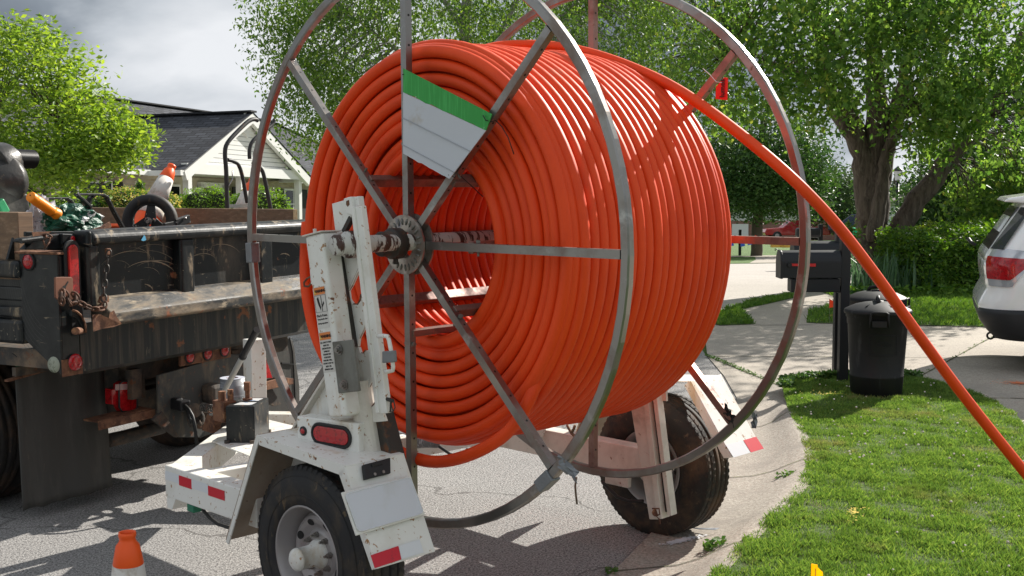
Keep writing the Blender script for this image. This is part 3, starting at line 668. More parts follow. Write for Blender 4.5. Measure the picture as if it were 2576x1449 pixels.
obj('reflector_tape',MB().prism([orr(1702,1232,.003),orr(1724,1329,.003),orr(1884,1278,.003),orr(1852,1185,.003)],rn*.0006),m_whitetape,rg)
# blank registration plate in a rusty white frame
lp=[orr(1293,845,.022),orr(1400,1157,.022),orr(1895,1005,.022),orr(1790,724,.022)]
cc=sum(lp,Vector())/4
pf=obj('plate_holder',MB().prism(lp,-rn*.010),m_white,tr,.003)
def inset(P,k): return [cc+(p-cc)*k for p in P]
exy=(lp[2]-lp[1]).normalized(); eyy=up_; W_=(lp[2]-lp[1]).length*.93; H_=(lp[0]-lp[1]).length*.88
rim_=[cc+exy*a+eyy*b for a,b in rounded(0,0,W_,H_,.02)]
e0=(lp[2]-lp[1]+lp[3]-lp[0])/2; e1=(lp[0]-lp[1]+lp[3]-lp[2])/2
rim_=[cc+e0*a+e1*b+rn*.001 for a,b in rounded(0,0,.94,.89,.07)]
obj('blank_plate',MB().prism(rim_,rn*.003),m_plate,pf,.001)
obj('plate_rim',MB().tube([cc+e0*a+e1*b+rn*.0045 for a,b in rounded(0,0,.945,.90,.07)],.0022,6,True),m_whitetape,pf)
l0=[orr(1432,655,.004),orr(1446,762,.004),orr(1630,716,.004),orr(1628,603,.004)]
pl=obj('plate_lamp',MB().prism([l0[0],l0[1],l0[2],l0[3],(l0[0]+l0[3])/2+up_*.0],rn*.016),m_black,tr,.003)
lc=sum(l0,Vector())/4+rn*.0165; ex_=(l0[3]-l0[0]).normalized()
obj('lamp_bulb',MB().bar(lc-ex_*.026+up_*.018,lc+ex_*.028+up_*.018,.010,.014,up_),m_ink,pl,.002)
for s_ in (-.022,.022): obj('screw',MB().cyl(lc+ex_*s_-up_*.018-rn*.004,lc+ex_*s_-up_*.018+rn*.003,.0065,10),m_steel,pl)
# ---- lamp housing on top of the fender
bx0,bx1,by0,by1,bz0,bz1=-.298,.135,-.452,-.345,.818,.940
# side with the oval lamp faces back; box runs along x slightly skewed to follow the photo
h0=fpt(890,500,-.45);h1=fpt(980,525,-.45)
B=[TA(*px_c4(975,520),-.455),TA(*px_c4(1372,452),-.455)]
b0=Vector((-.205,-.455,.815)); b1=Vector((.165,-.40,.80)); dpt=Vector((-.085,.055,0))
bd=(b1-b0); bd.z=0; bd.normalize(); bn=Vector((bd.y,-bd.x,0))   # outward (toward viewer) normal
b1=b0+bd*.355; dpt=-bn*.085
lb=obj('lamp_housing',MB().hexa([b0,b1,b1+dpt,b0+dpt,b0+Z_*.118,b1+Z_*.128,b1+dpt+Z_*.128,b0+dpt+Z_*.118]),m_white,tr,.006,3)
def oval(c,ex,ey,w,h,n=10):
    o=[]
    for k in range(n+1): a=math.radians(-90+180*k/n); o.append(c+ex*(w/2-h/2+h/2*math.cos(a))+ey*(h/2*math.sin(a)))
    for k in range(n+1): a=math.radians(90+180*k/n); o.append(c+ex*(-(w/2-h/2)+h/2*math.cos(a))+ey*(h/2*math.sin(a)))
    return o
oc=b0+bd*.205+Z_*.062
tl=obj('tail_lamp',MB().prism(oval(oc,bd,Z_,.228,.094),bn*.006),m_rubber,lb,.002)
gk=MB().tube([p+bn*.006 for p in oval(oc,bd,Z_,.218,.084)],.0055,8,True); obj('lamp_gasket',gk,m_rubber,lb)
obj('lamp_lens',MB().prism([p for p in oval(oc,bd,Z_,.198,.064)],bn*.0105),m_redlens,lb,.003,3)
for c_,e_,nn in ((b0+bd*.040+Z_*.060,bd,bn),(b0+dpt*.5+Z_*.056,-bn,-bd)):
    if nn==-bd: c_=b0+dpt*.48+Z_*.058
    mk=obj('marker_lamp',MB().lathe([(.020,0),(.020,.004),(.013,.006),(.0,.006)],c_,nn,20),m_rubber,lb)
    obj('marker_lens',MB().lathe([(.012,.005),(.009,.012),(0,.014)],c_,nn,16),m_redlens,lb)
# ---- frame
def fr(name,p,q,w_,h_,m=m_white,par=tr,bev=.004,up=(0,0,1)): return obj(name,MB().bar(p,q,w_,h_,up),m,par,bev)
zt_=.47
c0=TA(*px_c4(37,700),-.40); c0=Vector((-1.25,-.47,zt_))
nr=obj('side_rail',MB().bar((-1.29,-.42,.470),(-.50,-.42,.470),.10,.155).bar((-.55,-.27,.470),(.15,-.27,.470),.09,.13),m_white,tr,.005)
# red and white conspicuity tape on the near rail
def rt(x0,x1,m,z0=.478,z1=.522): obj('reflector_tape',MB().box(x0,x1,-.4722,-.4712,z0,z1),m,nr)
rt(-1.285,-1.155,m_whitetape);rt(-1.155,-1.04,m_redtape,.472,.520);rt(-1.04,-.895,m_whitetape);rt(-.895,-.755,m_redtape,.470,.516)
obj('rail_foot',MB().prism([(-1.285,-.468,.393),(-1.20,-.468,.393),(-1.235,-.468,.335),(-1.28,-.468,.335)],(0,.09,0)),m_white,tr,.002)
obj('marker_plug',MB().box(-1.10,-1.04,-.466,-.42,.355,.392),mat('green_plug',(.02,.16,.09),.5),tr,.004)
obj('air_hose',MB().tube([TA(*px_c4(x,y),-.44) for x,y in ((290,970),(340,1030),(400,1075),(470,1098),(560,1110))],.0085,8),m_hose,tr)
obj('side_rail',MB().bar((-1.29,1.72-.13,.43),(.12,1.72-.13,.43),.10,.155),m_whitedirty,tr,.005)
TI=Vector((-2.45,.60,.44))
fr('tongue_beam',(-1.245,-.41,.478),(-2.12,.50,.45),.10,.135); fr('tongue_beam',(-1.25,1.58,.438),(-2.28,.72,.44),.10,.13)
fr('cross_beam',(-1.06,-.365,.476),(-1.06,1.54,.445),.085,.125)
obj('tread_plate',MB().prism([(-1.58,-.03,.5465),(-1.11,-.09,.5465),(-1.11,.50,.5465),(-2.0,.50,.5465)],(0,0,.006)),m_white,tr)
cp=obj('coupler_box',MB().box(-2.46,-2.20,.50,.72,.36,.52),m_dark,tr,.01)
obj('lunette_eye',MB().tube([(-2.62+.06*math.cos(t),.61+.06*math.sin(t),.47) for t in np.linspace(0,6.283,20)[:-1]],.018,10,True),m_frame,tr)
obj('tow_bar',MB().cyl((-2.57,.61,.47),(-2.4,.61,.45),.03,12),m_frame,tr)
# ---- lower mast, gusset, near lift arm
obj('mast_tube',MB().cyl((.075,-.335,1.10),(.19,-.315,.50),.052,20),m_whitedirty,tr)
obj('mast_channel',MB().bar((.14,-.29,1.0),(.275,-.27,.60),.07,.08,(1,0,0)),m_dark,tr,.003)
obj('brace_plate',MB().prism([Vector((-.015,-.33,1.22)),Vector((.06,-.33,.82)),Vector((-.47,-.33,.62)),Vector((-.56,-.33,.62)),Vector((-.50,-.33,.75))],(0,.012,0)),m_white,tr,.002)
obj('brace_flange',MB().bar((-.01,-.325,1.225),(-.60,-.325,.60),.075,.012,(0,0,1)),m_whitedirty,tr,.002)
obj('cross_beam',MB().bar((-.12,-.285,.47),(-.12,-.20,.47),.2,.12),m_white,tr,.004)
pt,pbm=TA(817,588,-.395),TA(*px_c3(640,1200),-.395); pt=Vector(pt);pbm=Vector(pbm)
arm=bpy.data.objects.new('lift_arm',None); COL.objects.link(arm); arm.parent=tr
ad_=(pt-pbm).normalized(); ex_a=Vector((ad_.z,0,-ad_.x))  # across the arm, toward +x
L0=pt
def AP(x,z,y=-.395): return L0+ex_a*x+ad_*z+Vector((0,y+.395,0))     # arm coords: x across, z up along the arm (0 at top)
obj('arm_tube',MB().hexa([AP(-.062,-.75,-.45),AP(.058,-.75,-.45),AP(.058,-.75,-.36),AP(-.062,-.75,-.36),AP(-.066,0,-.45),AP(.052,0,-.45),AP(.052,0,-.36),AP(-.066,0,-.36)]),m_white,arm,.014,4)
obj('arm_cap',MB().hexa([AP(-.074,0,-.458),AP(.058,0,-.458),AP(.058,0,-.352),AP(-.074,0,-.352),AP(-.074,.006,-.458),AP(.058,.006,-.458),AP(.058,.006,-.352),AP(-.074,.006,-.352)]).cyl(AP(-.045,.006,-.41),AP(-.045,.028,-.41),.008,6),m_whitedirty,arm,.002)
# hook ear with key slot on the left of the arm
e=[TA(*px_c3(*p),-.42) for p in((443,460),(485,447),(505,565),(452,576))]
ear=obj('latch_ear',MB().prism(e,(0,.008,0)),m_white,arm,.002)
obj('key_slot',MB().prism([TA(*px_c3(*p),-.4212) for p in((462,462),(488,455),(494,480),(480,490),(482,538),(470,540),(466,490))],(0,.0012,0)),m_ink,ear)
obj('safety_loop',MB().tube([TA(*px_c3(*p),-.41) for p in((452,535),(430,548),(416,568),(418,586),(440,588),(456,570))],.0045,8),m_rust,ear)
# warning labels
la=(pbm-pt)
def lab(x0,y0,x1,y1,m,off,name='warning_label'):
    a,b,c,d=[TA(*px_c3(*p),-.4512-off) for p in ((x0,y0),(x1,y1),(x1+0,y1),(x0,y0))]
def LQ(u,v,off):  # u 0..1 across the label, v distance down the label in metres
    return AP(-.050+.078*u+(-.0)*v,-v,-.4508-off)
def lrect(u0,u1,v0,v1,m,off,name,par): return obj(name,MB().prism([LQ(u0,v0,off),LQ(u0,v1,off),LQ(u1,v1,off),LQ(u1,v0,off)],(0,-.0005,0)),m,par)
L1=lrect(0,1,.215,.385,m_label,.0,'warning_label',arm); L2=lrect(0,1,.400,.565,m_label,.0,'warning_label',arm)
for LL,v0 in ((L1,.215),(L2,.400)):
    lrect(.02,.98,v0+.002,v0+.032,m_labelo,.0008,'label_header',LL)
    text('WARNING',.0165,LQ(.58,v0+.018,.0018),ex_a,ad_,m_ink,LL,bold=.02,sx=.88)
    obj('alert_triangle',MB().prism([LQ(.06,v0+.027,.0018),LQ(.22,v0+.027,.0018),LQ(.14,v0+.009,.0018)],(0,-.0003,0)),mat('label_yellow',(.7,.55,.1),.5) if v0<.3 else MATS['label_yellow'],LL)
for i,(s,z) in enumerate((('Pinch Point.',.0150),('Keep hands clear',.0098),('during operation.',.0098))):
    text(s,z,LQ(.5,.330+.017*i+(.003 if i==0 else 0),.0010),ex_a,ad_,m_ink,L1)
obj('pictogram',MB().prism([LQ(.2,.262,.001),LQ(.34,.255,.001),LQ(.5,.300,.001),LQ(.46,.312,.001),LQ(.3,.29,.001)],(0,-.0004,0)).prism([LQ(.55,.252,.001),LQ(.60,.252,.001),LQ(.62,.316,.001),LQ(.57,.316,.001)],(0,-.0004,0)).prism([LQ(.62,.30,.001),LQ(.80,.285,.001),LQ(.75,.275,.001),LQ(.62,.29,.001)],(0,-.0004,0)),m_ink,L1)
fm=MB()
for a_,b_ in (((.02,.250),(.98,.250)),((.02,.318),(.98,.318)),((.02,.250),(.02,.318)),((.98,.250),(.98,.318))): fm.bar(LQ(*a_,.001),LQ(*b_,.001),.001,.001)
obj('label_frame',fm,m_ink,L1)
for i,s in enumerate(('ALL SAFETY PINS','MUST BE','ENGAGED IN','UPRIGHT','TRANSPORT','POSITION','FAILURE WILL','CAUSE LOSS OF','REEL OR','SPINDLE BAR')):
    text(s,.0098,LQ(.5,.443+.0122*i,.0010),ex_a,ad_,m_ink,L2)
# bolted splice plate
bp=[TA(*px_c3(*p),-.462) for p in((563,880),(668,868),(706,1140),(597,1152))]
spl=obj('splice_plate',MB().prism(bp,(0,.012,0)),m_grey,arm,.003)
bm_=MB()
for x,y in ((603,920),(630,1105)):
    c=TA(*px_c3(x,y),-.463); bm_.cyl(c,c-Vector((0,.012,0)),.016,6); bm_.cyl(c,c-Vector((0,.003,0)),.021,16); bm_.cyl(c,c-Vector((0,.020,0)),.009,10)
obj('hex_bolt',bm_,m_steel,spl)
# hook rack plate behind the arm with three J slots
def wq_(x,y,a): return TA(*px_cw(x,y),a)
def c3q(x,y,a=-.335): return TA(*px_c3(x,y),a)
rack=[c3q(*p) for p in ((563,152),(628,122),(660,300),(612,300),(584,322),(598,400),(612,560),(640,900),(690,1150),(732,1308),(846,1300),(790,1180),(780,1205),(765,1228),(745,1222),(738,1195),(745,1150),(775,1085),(790,1050),(742,905),(728,935),(712,938),(702,915),(712,860),(738,790),(748,760),(722,630),(716,665),(700,684),(676,682),(656,655),(652,610),(668,580),(700,515),(716,480),(700,300),(690,130),(628,122))]
rk=MB()
# left spine and three hooked fingers built as plate pieces
def plate_px(P,a=-.335,t=.014): rk.prism([c3q(x,y,a) for x,y in P],(0,t,0))
plate_px([(563,152),(655,125),(668,215),(620,300),(585,330)])
plate_px([(590,400),(690,400),(712,482),(668,580),(650,612),(655,655),(674,682),(640,900)][0:8])
plate_px([(674,682),(700,685),(716,660),(722,628),(752,765),(705,862),(700,905),(645,905),(640,900)][:9])
plate_px([(648,905),(703,908),(712,938),(728,942),(744,925),(775,930),(792,1050),(742,1150),(736,1200),(712,1230),(690,1150)])
plate_px([(690,1150),(740,1205),(750,1222),(768,1228),(785,1210),(805,1180),(846,1298),(732,1308)])
rko=obj('hook_rack',rk,m_white,arm,.0015)
obj('slot_edge',MB().tube([c3q(x,y,-.328) for x,y in((712,482),(668,580),(650,612),(655,655),(674,684),(700,687),(716,662),(722,630))],.0075,6).tube([c3q(x,y,-.328) for x,y in((752,765),(706,862),(701,910),(712,940),(728,944),(744,927))],.0065,6).tube([c3q(x,y,-.328) for x,y in((792,1052),(742,1152),(736,1200),(750,1224),(768,1230),(785,1212),(806,1182))],.006,6),m_rust,rko)
obj('upper_cleat',MB().prism([c3q(*p,-.355) for p in((624,125),(660,114),(672,200),(668,212),(640,205),(632,190))],(0,.03,0)).prism([c3q(*p,-.335) for p in((665,120),(700,112),(707,165),(680,170))],(0,.03,0)),m_white,rko,.003)
obj('cleat_stain',MB().prism([c3q(*p,-.3562) for p in((638,138),(652,132),(656,155),(646,168),(638,158))],(0,.001,0)),m_rust,rko)
obj('greasy_slot',MB().bar(c3q(600,400,-.352),c3q(680,905,-.352),.012,.03,(0,1,0)).bar(c3q(668,225,-.33),c3q(630,300,-.33),.02,.02,(0,1,0)),m_dark,rko)
# latch bar with grab handle
lb0,lb1=c3q(707,168,-.365),c3q(845,1255,-.365)
bar_=obj('latch_bar',MB().bar(lb0,lb1,.058,.028,(0,1,0)),m_white,arm,.003)
obj('latch_flange',MB().bar(lb0+Vector((-.018,-.012,0)),lb1+Vector((-.024,-.012,0)),.020,.02,(0,1,0)),m_white,bar_,.002)
gh=obj('grab_handle',MB().tube([c3q(*p,-.40) for p in((808,850),(835,848),(856,850),(864,870),(878,940),(886,1010),(884,1030),(862,1036),(842,1036))],.0085,10),m_white,bar_)
obj('tape_wrap',MB().prism([c3q(*p,-.412) for p in((826,930),(882,926),(886,988),(826,992))],(0,.022,0)),m_tape,gh,.004)
obj('latch_pin',MB().cyl(c3q(850,1180,-.37),c3q(885,1190,-.37),.008,10).tube([c3q(*p,-.38) for p in((868,1175),(890,1195),(896,1225),(884,1250),(868,1245))],.0025,6).bar(c3q(874,1190,-.375),c3q(872,1250,-.375),.006,.006),m_dark,arm)
# spindle bar through the hub
ce=c3q(640,355,-.42)
sh=MB().cyl((.055,-.40,1.66),(.0,1.62,1.645),.036,24)
spd=obj('spindle_bar',sh,m_shaft,tr)
obj('roller_end',MB().lathe([(.0,0),(.038,0),(.043,.006),(.043,.055),(.052,.058),(.056,.066),(.056,.095),(.04,.10),(.036,.11)],(.075,-.455,1.662),Y_,28),m_shaft,spd)
obj('spindle_collar',MB().lathe([(.036,0),(.05,.0),(.053,.006),(.053,.05),(.062,.052),(.066,.06),(.066,.105),(.06,.11),(.036,.11)],(.018,-.175,1.653),Y_,28).cyl((.018,-.09,1.60),(.018,-.09,1.565),.011,8),m_dark,spd)
# ---- far lift arm, rack and fender
farm=bpy.data.objects.new('lift_arm',None); COL.objects.link(farm); farm.parent=tr
def ff(x,y,a=1.42): return TA(*px_c5(x,y),a)
obj('arm_tube',MB().hexa([ff(583,400),ff(675,365),ff(675,365,1.50),ff(583,400,1.50),ff(583,400)+Vector((-.14,0,.95)),ff(675,365)+Vector((-.14,0,.95)),ff(675,365,1.5)+Vector((-.14,0,.95)),ff(583,400,1.5)+Vector((-.14,0,.95))]).hexa([ff(720,1228),ff(800,1228),ff(800,1228,1.50),ff(720,1228,1.50),ff(583,400)+Vector((0,0,.0)),ff(680,368),ff(680,368,1.50),ff(583,400,1.50)]),m_whitedirty,farm,.004)
obj('arm_channel',MB().bar(ff(712,350,1.44)+Vector((-.14,0,.95)),ff(820,1215,1.44),.034,.07,(0,1,0)).bar(ff(758,345,1.44)+Vector((-.14,0,.95)),ff(885,1195,1.44),.026,.05,(0,1,0)),m_whitedirty,farm,.003)
obj('channel_slot',MB().bar(ff(740,345,1.455)+Vector((-.14,0,.95)),ff(852,1170,1.455),.035,.03,(0,1,0)),m_dark,farm)
obj('arm_pin',MB().cyl(ff(765,1180,1.40),ff(765,1180,1.44),.02,10).tube([ff(x,y,1.405) for x,y in ((740,1150),(790,1150),(795,1190),(770,1205),(790,1225),(797,1262))],.004,6),m_rust,farm)
obj('rack_plate',MB().prism([Vector(p) for p in((.05,1.46,.8),(.28,1.46,.8),(.2,1.46,1.9),(.02,1.46,1.9))],(0,.014,0)),m_whitedirty,farm)
m_rope=mat('old_rope',(.20,.16,.11),.9)
obj('tie_rope',MB().tube([TA(*px_cr(*p),1.35) for p in((1230,0),(1262,60),(1300,95))],.008,6).tube([TA(*px_cr(*p),1.35) for p in((1290,0),(1280,30),(1262,60))],.008,6),m_rope,tr); obj('rope_end',MB().tube([TA(*px_cr(*p),1.38) for p in((1298,385),(1290,450),(1296,520),(1304,585))],.0055,6),m_rope,tr)
obj('brake_hose',MB().tube([TA(*px_cr(*p),1.45) for p in((1490,420),(1540,470),(1600,530),(1680,560),(1790,560))],.009,8),m_hose,tr)
obj('bolt_boss',MB().box(-.16,.0,1.50,1.535,.29,.36),m_whitedirty,tr,.008)
obj('upright_brace',MB().bar(TA(*px_cr(1100,0),1.5)+Vector((.1,0,.5)),TA(*px_cr(1000,80),1.5),.09,.05),m_white,tr,.003)
# far fender
ffm=MB(); y0,y1=1.72,2.0
plate(ffm,[(-.42,y0,.80),(.235,y0,.865),(.235,y1,.865),(-.42,y1,.80)],(0,0,-1),.006)
obj('fender_top',ffm,m_white,tr,.002)
ffm=MB(); plate(ffm,[(.235,y0,.865),(.50,y0,.50),(.50,y1,.50),(.235,y1,.865)],(1,0,.7),.006); ffm.prism([(.235,y0-.002,.867),(.50,y0-.002,.50),(.455,y0-.002,.49),(.20,y0-.002,.84)],(0,.005,0))
rg2=obj('rear_guard',ffm,m_white,tr,.002)
obj('reflector_tape',MB().prism([(.465,y1-.12,.560),(.513,y1-.12,.503),(.513,y1+.001,.503),(.465,y1+.001,.560)],(.0008,0,.0006)),m_redtape,rg2)
obj('reflector_tape',MB().prism([(.465,y0+.0,.560),(.513,y0+.0,.503),(.513,y1-.125,.503),(.465,y1-.125,.560)],(.0008,0,.0006)),m_whitetape,rg2)
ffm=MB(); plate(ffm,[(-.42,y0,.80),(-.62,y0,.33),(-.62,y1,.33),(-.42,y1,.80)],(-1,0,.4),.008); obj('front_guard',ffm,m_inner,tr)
# ---- pump box, jack, coupler gear on the tongue
def cz(x,y,a): return TA(*px_cz(x,y),a)
b=[Vector(TZ(*px_cz(x,y),.545)) for x,y in ((820,1372),(1190,1372),(1420,1235))]
bx=b[0];by=b[1]; ux=(by-bx); 
uz=Vector((0,0,.20)); ud=Vector((-.14,.30,0))
b0_=Vector((-1.37,-.045,.547)); b1_=b0_+Vector((.155,-.0,0))
bb=TZ(*px_cz(822,1370),.547); bc=TZ(*px_cz(1192,1372),.547); bdp=TZ(*px_cz(1424,1240),.547)
e1_=bc-bb; e2_=(bdp-bc); e2_=e2_-e1_*(e2_.dot(e1_)/e1_.dot(e1_))*.6
pump=obj('pump_box',MB().hexa([bb,bc,bc+e2_,bb+e2_,bb+uz,bc+uz,bc+e2_+uz,bb+e2_+uz]),m_truckmud,tr,.005)
st=mat('worn_sticker',(.55,.56,.56),.5,layers=[((.12,.2,.35),14,.55,.6),((.35,.33,.3),8,.5,.7)])
for k in (.10,.56): 
    p0=bb+uz+Vector((0,0,.002))+e2_*k+e1_*.22; obj('sticker',MB().prism([p0,p0+e1_*.62,p0+e1_*.66+e2_*.3,p0+e1_*.08+e2_*.3],(0,0,.0006)),st,pump)
bo=MB()
for u_,v_ in ((.05,-.03),(.93,-.03),(.05,1.02),(.95,1.02)): q=bb+e1_*u_+e2_*v_; bo.cyl(q-Vector((0,0,.01)),q+Vector((0,0,.022)),.016,8)
obj('foot_bolt',bo,m_frame,pump)
q=bb+e1_*.42+e2_*.66+uz; obj('breather',MB().cyl(q,q+Vector((0,0,.055)),.013,12).cyl(q,q+Vector((0,0,.012)),.026,12).cyl(q+Vector((0,0,.055)),q+Vector((0,0,.10)),.019,8),m_rust,pump)
q=bb+e2_*.25+Vector((-.07,0,.19)); obj('pump_valve',MB().box(q.x-.05,q.x+.06,q.y-.03,q.y+.05,q.z-.09,q.z+.02).cyl(q+Vector((0,0,.02)),q+Vector((0,0,.07)),.022,8).cyl(q+Vector((.035,.03,.02)),q+Vector((.035,.03,.08)),.017,8),m_rust,tr,.004)
sp_=MB().tube([q+Vector((-.05-.004*k*.6,-.03+.022*math.cos(k*.9),-.03+.022*math.sin(k*.9))) for k in range(42)],.0035,6); obj('spring',sp_,m_dark,tr)
# jack bracket and lever
j0=cz(570,1130,.18); 
obj('lever_bracket',MB().prism([cz(*p,.20) for p in((570,990),(680,1040),(640,1235),(500,1195),(530,1110))],(0,.05,0)),m_rust,tr,.003)
lv0,lv1,lv2=cz(630,1005,.22),cz(1050,215,.10),cz(1160,0,.07)
lv=obj('pump_lever',MB().cyl(lv0,lv1,.0155,14),mat('galvanised_pole',(.42,.42,.40),.45,.4),tr)
obj('lever_grip',MB().cyl(lv0.lerp(lv1,.97),lv0.lerp(lv1,1.36),.0185,14).cyl(lv0.lerp(lv1,.955),lv0.lerp(lv1,.975),.021,14),m_black,lv)
obj('vertical_plate',MB().hexa([TA(*px_cz(1050,800),.50)+Vector(v) for v in ((0,0,-.08),(.09,0,-.08),(.09,.1,-.08),(0,.1,-.08),(0,0,.36),(.09,0,.36),(.09,.1,.36),(0,.1,.36))]),m_white,tr,.003)
# roll of tape with a clear sleeve standing on the tongue
rc=cz(900,520,.30); rt_=thing('tape_roll','stack of grey duct tape rolls standing behind the pump box on the trailer tongue','tape roll',(0,0,0)); 
def toworld(p): return TO+TH_*p[0]+TA_*p[1]+Vector((0,0,p[2]))
rt_.location=toworld(rc)-Vector((0,0,.245)); 
obj('tape_body',MB().lathe([(.036,.245),(.030,.24),(.030,0),(.070,0),(.070,.245),(.036,.245)],n=40),mat('tape_grey',(.16,.17,.18),.3,.2,layers=[((.3,.31,.33),(3,3,40),.5,.6)]),rt_)
obj('tape_side',MB().lathe([(.0335,.246),(.0695,.2465)],n=40),mat('tape_edge',(.55,.57,.64),.35),rt_)
obj('tape_core',MB().lathe([(.0335,.247),(.030,.247),(.029,.2),(.029,.05)],n=40),mat('tape_core',(.25,.2,.22),.7),rt_)
# electrical plug and cable to the truck
obj('trailer_plug',MB().bar(cz(50,830,.36),cz(300,880,.34),.07,.065,up=(0,0,1)).bar(cz(60,790,.34),cz(220,800,.34),.05,.02),m_black,tr,.012)
obj('trailer_cable',MB().tube([cz(x,y,.33) for x,y in((290,880),(340,930),(385,1010),(410,1110),(430,1220),(435,1330),(450,1400))],.011,8).tube([cz(x,y,.34) for x,y in((290,900),(330,960),(350,1040),(380,1110))],.009,8),m_hose,tr)
obj('cable_under',MB().tube([TA(*px_cr(*p),.9) for p in((290,160),(370,215),(420,228),(470,210),(505,170))],.008,8),m_hose,tr)
obj('plastic_wrap',MB().tube([TA(*px_c3(*p),.9) for p in((790,1340),(850,1385),(950,1400),(1060,1400),(1120,1420))],[.03,.05,.045,.04,.02],10),mat('grey_wrap',(.16,.16,.165),.25,layers=[((.4,.4,.42),(60,60,12),.55,.62)],bump=(30,.8,.02)),tr)
# ================================================================ DUMP TRUCK (local: x across the tail away, y forward, z up)
KR=math.radians(62.5)
tk=thing('dump_truck','dirty black dump truck with chained tailgate and wooden side boards parked ahead of the trailer','truck',KO,KR)
def p1(x,y): return (x*.3174,314.5+.3174*y)        # zoom of 0,500,1300,1230
def p2(x,y): return (x*.4792,754.7+.4792*y)        # zoom of 0,1200,1300,2304
def p3(x,y): return (x*.2604,566+.2604*y)          # zoom of 0,900,600,1500
UC=KV(150,780,0).x; UR=2.72; ZT=KV(215,590,0).z
cu_=KV(200,800,0).x
zb=KV(200,935,0).z
# body
obj('bed_floor',MB().box(UC+.02,UR,.03,3.4,zb+.02,zb+.12),m_frame,tk)
ZC=KV(160,640,0).z
_vs=KU(50,700,UC).y; _z8=KU(60,850,UC).z
obj('corner_post',MB().prism([(UC,0,zb-.005),(UC,0,ZC),(UC,_vs,ZC),(UC,_vs,_z8)],(cu_-UC,0,0)),m_truck,tk,.012,3)
cpn=obj('corner_panel',MB().prism([(UC-.004,0,zb),(UC-.004,0,ZC),(UC-.004,KU(50,640,UC).y,ZC),(UC-.004,KU(60,850,UC).y,KU(60,850,UC).z)],(.01,0,0)),m_truck,tk,.002)
VS=KU(50,700,UC).y
sc_=MB()
for k in range(9):
    vs=[];R=.42+.028*k+g_.uniform(-.01,.01) if False else .40+.03*k; n_=14
    for i in range(n_+1):
        a=math.radians(100+k*2)+(math.radians(172)-math.radians(100))*i/n_; 
        for s_ in (-.0011,.0011): vs.append((UC-.0062,.06+ (R+s_)*-math.cos(a)*.55-.0, zb+.48+.1-(R+s_)*math.sin(a)*.9+.02))
    sc_.add(vs,[(2*i,2*i+1,2*i+3,2*i+2) for i in range(n_)])
obj('curved_scratches',sc_,mat('scratch_grey',(.07,.07,.068),.6),cpn)
obj('panel_rim',MB().box(UC-.014,cu_+.01,-.012,VS+.02,ZC,ZC+.012),m_rust,tk,.003)
obj('rusty_foot',MB().prism([(UC-.003,-.006,zb-.012),(cu_+.005,-.006,zb-.012),(cu_+.005,-.006,zb+.075),(UC-.003,-.006,zb+.08)],(0,.004,0)),m_rust,tk)
def lamp_disc(name,c,n,r,m,par,h=.012,bez=None):
    o=obj(name,MB().lathe([(r,0),(r*.93,h*.7),(r*.5,h),(0,h)],c,n,24),m,par)
    if bez: obj('bezel',MB().lathe([(r*1.22,0),(r*1.22,h*.5),(r*1.0,h*.6)],c,n,24),m_rubber,o)
    return o
nside=Vector((-1,0,0)); nrear=Vector((0,-1,0))
c=KU(*p3(278,355),UC-.005); lamp_disc('marker_lamp',c,nside,.040,m_redlens,tk,.015,1)
c=KU(*p3(522,1350),UC-.005); lamp_disc('clear_reflector',c,nside,.044,mat('clear_reflector',(.30,.32,.25),.4,layers=[((.12,.13,.09),30,.5,.6)]),tk,.01)
c=KV(*p3(727,1325),-.012); lamp_disc('red_reflector',c,nrear,.046,m_redlens,tk,.012)
oc=KV(*p3(690,450),-.004)
tl2=obj('tail_lamp',MB().prism(oval(oc,Z_,X_,.34,.105),(0,-.012,0)),m_rubber,tk,.003)
obj('lamp_lens',MB().prism(oval(oc,Z_,X_,.29,.066),(0,-.022,0)),m_redlens,tl2,.004,3)
# tailgate
tg_=bpy.data.objects.new('tailgate',None); COL.objects.link(tg_); tg_.parent=tk
zr0=KV(*p1(700,962),-.03).z; zr1=KV(*p1(700,840),-.03).z; u0=KV(215,600,0).x
U1=UR-.12
def xbar(name,u0,u1,prof,m,bev=.012):  # profile in (v,z) extruded along u
    return obj(name,MB().prism([(u0,v,z) for v,z in prof],(u1-u0,0,0)),m,tg_,bev,3)
xbar('top_rail',u0,U1,[(-.055,zr0+.01),(-.06,zr1-.03),(-.02,zr1+.005),(.06,zr1+.005),(.08,zr1-.03),(.06,zr0)],m_truckmud,.018)
obj('rail_cap',MB().prism([(u0-.035,-.05,zr0+.0),(u0-.03,-.05,zr1+.005),(u0-.0,-.055,zr1+.0),(u0+.005,-.055,zr0-.01)],(0,.12,0)),m_truck,tg_,.014)
zl1=KV(*p3(1000,770),0).z; zl0=KV(*p2(480,150),-.1).z
gs=MB().box(u0+.01,U1,.03,.045,zl1-.02,zr0+.02); nf=len(gs.f); g=np.random.default_rng(77)
def scuff(mb,O,ex,ez,nrm,cx,cz_,R,a0,a1,w_,n_=10):
    vs=[]
    for i in range(n_+1):
        a=a0+(a1-a0)*i/n_; ww=w_*math.sin(math.pi*(i+.3)/(n_+.6))*g.uniform(.5,1.2); 
        for s_ in(-1,1): vs.append(O+ex*(cx+(R+s_*ww)*math.cos(a))+ez*(cz_+(R*.62+s_*ww)*math.sin(a))+nrm*.0012)
    mb.add(vs,[(2*i,2*i+1,2*i+3,2*i+2) for i in range(n_)])
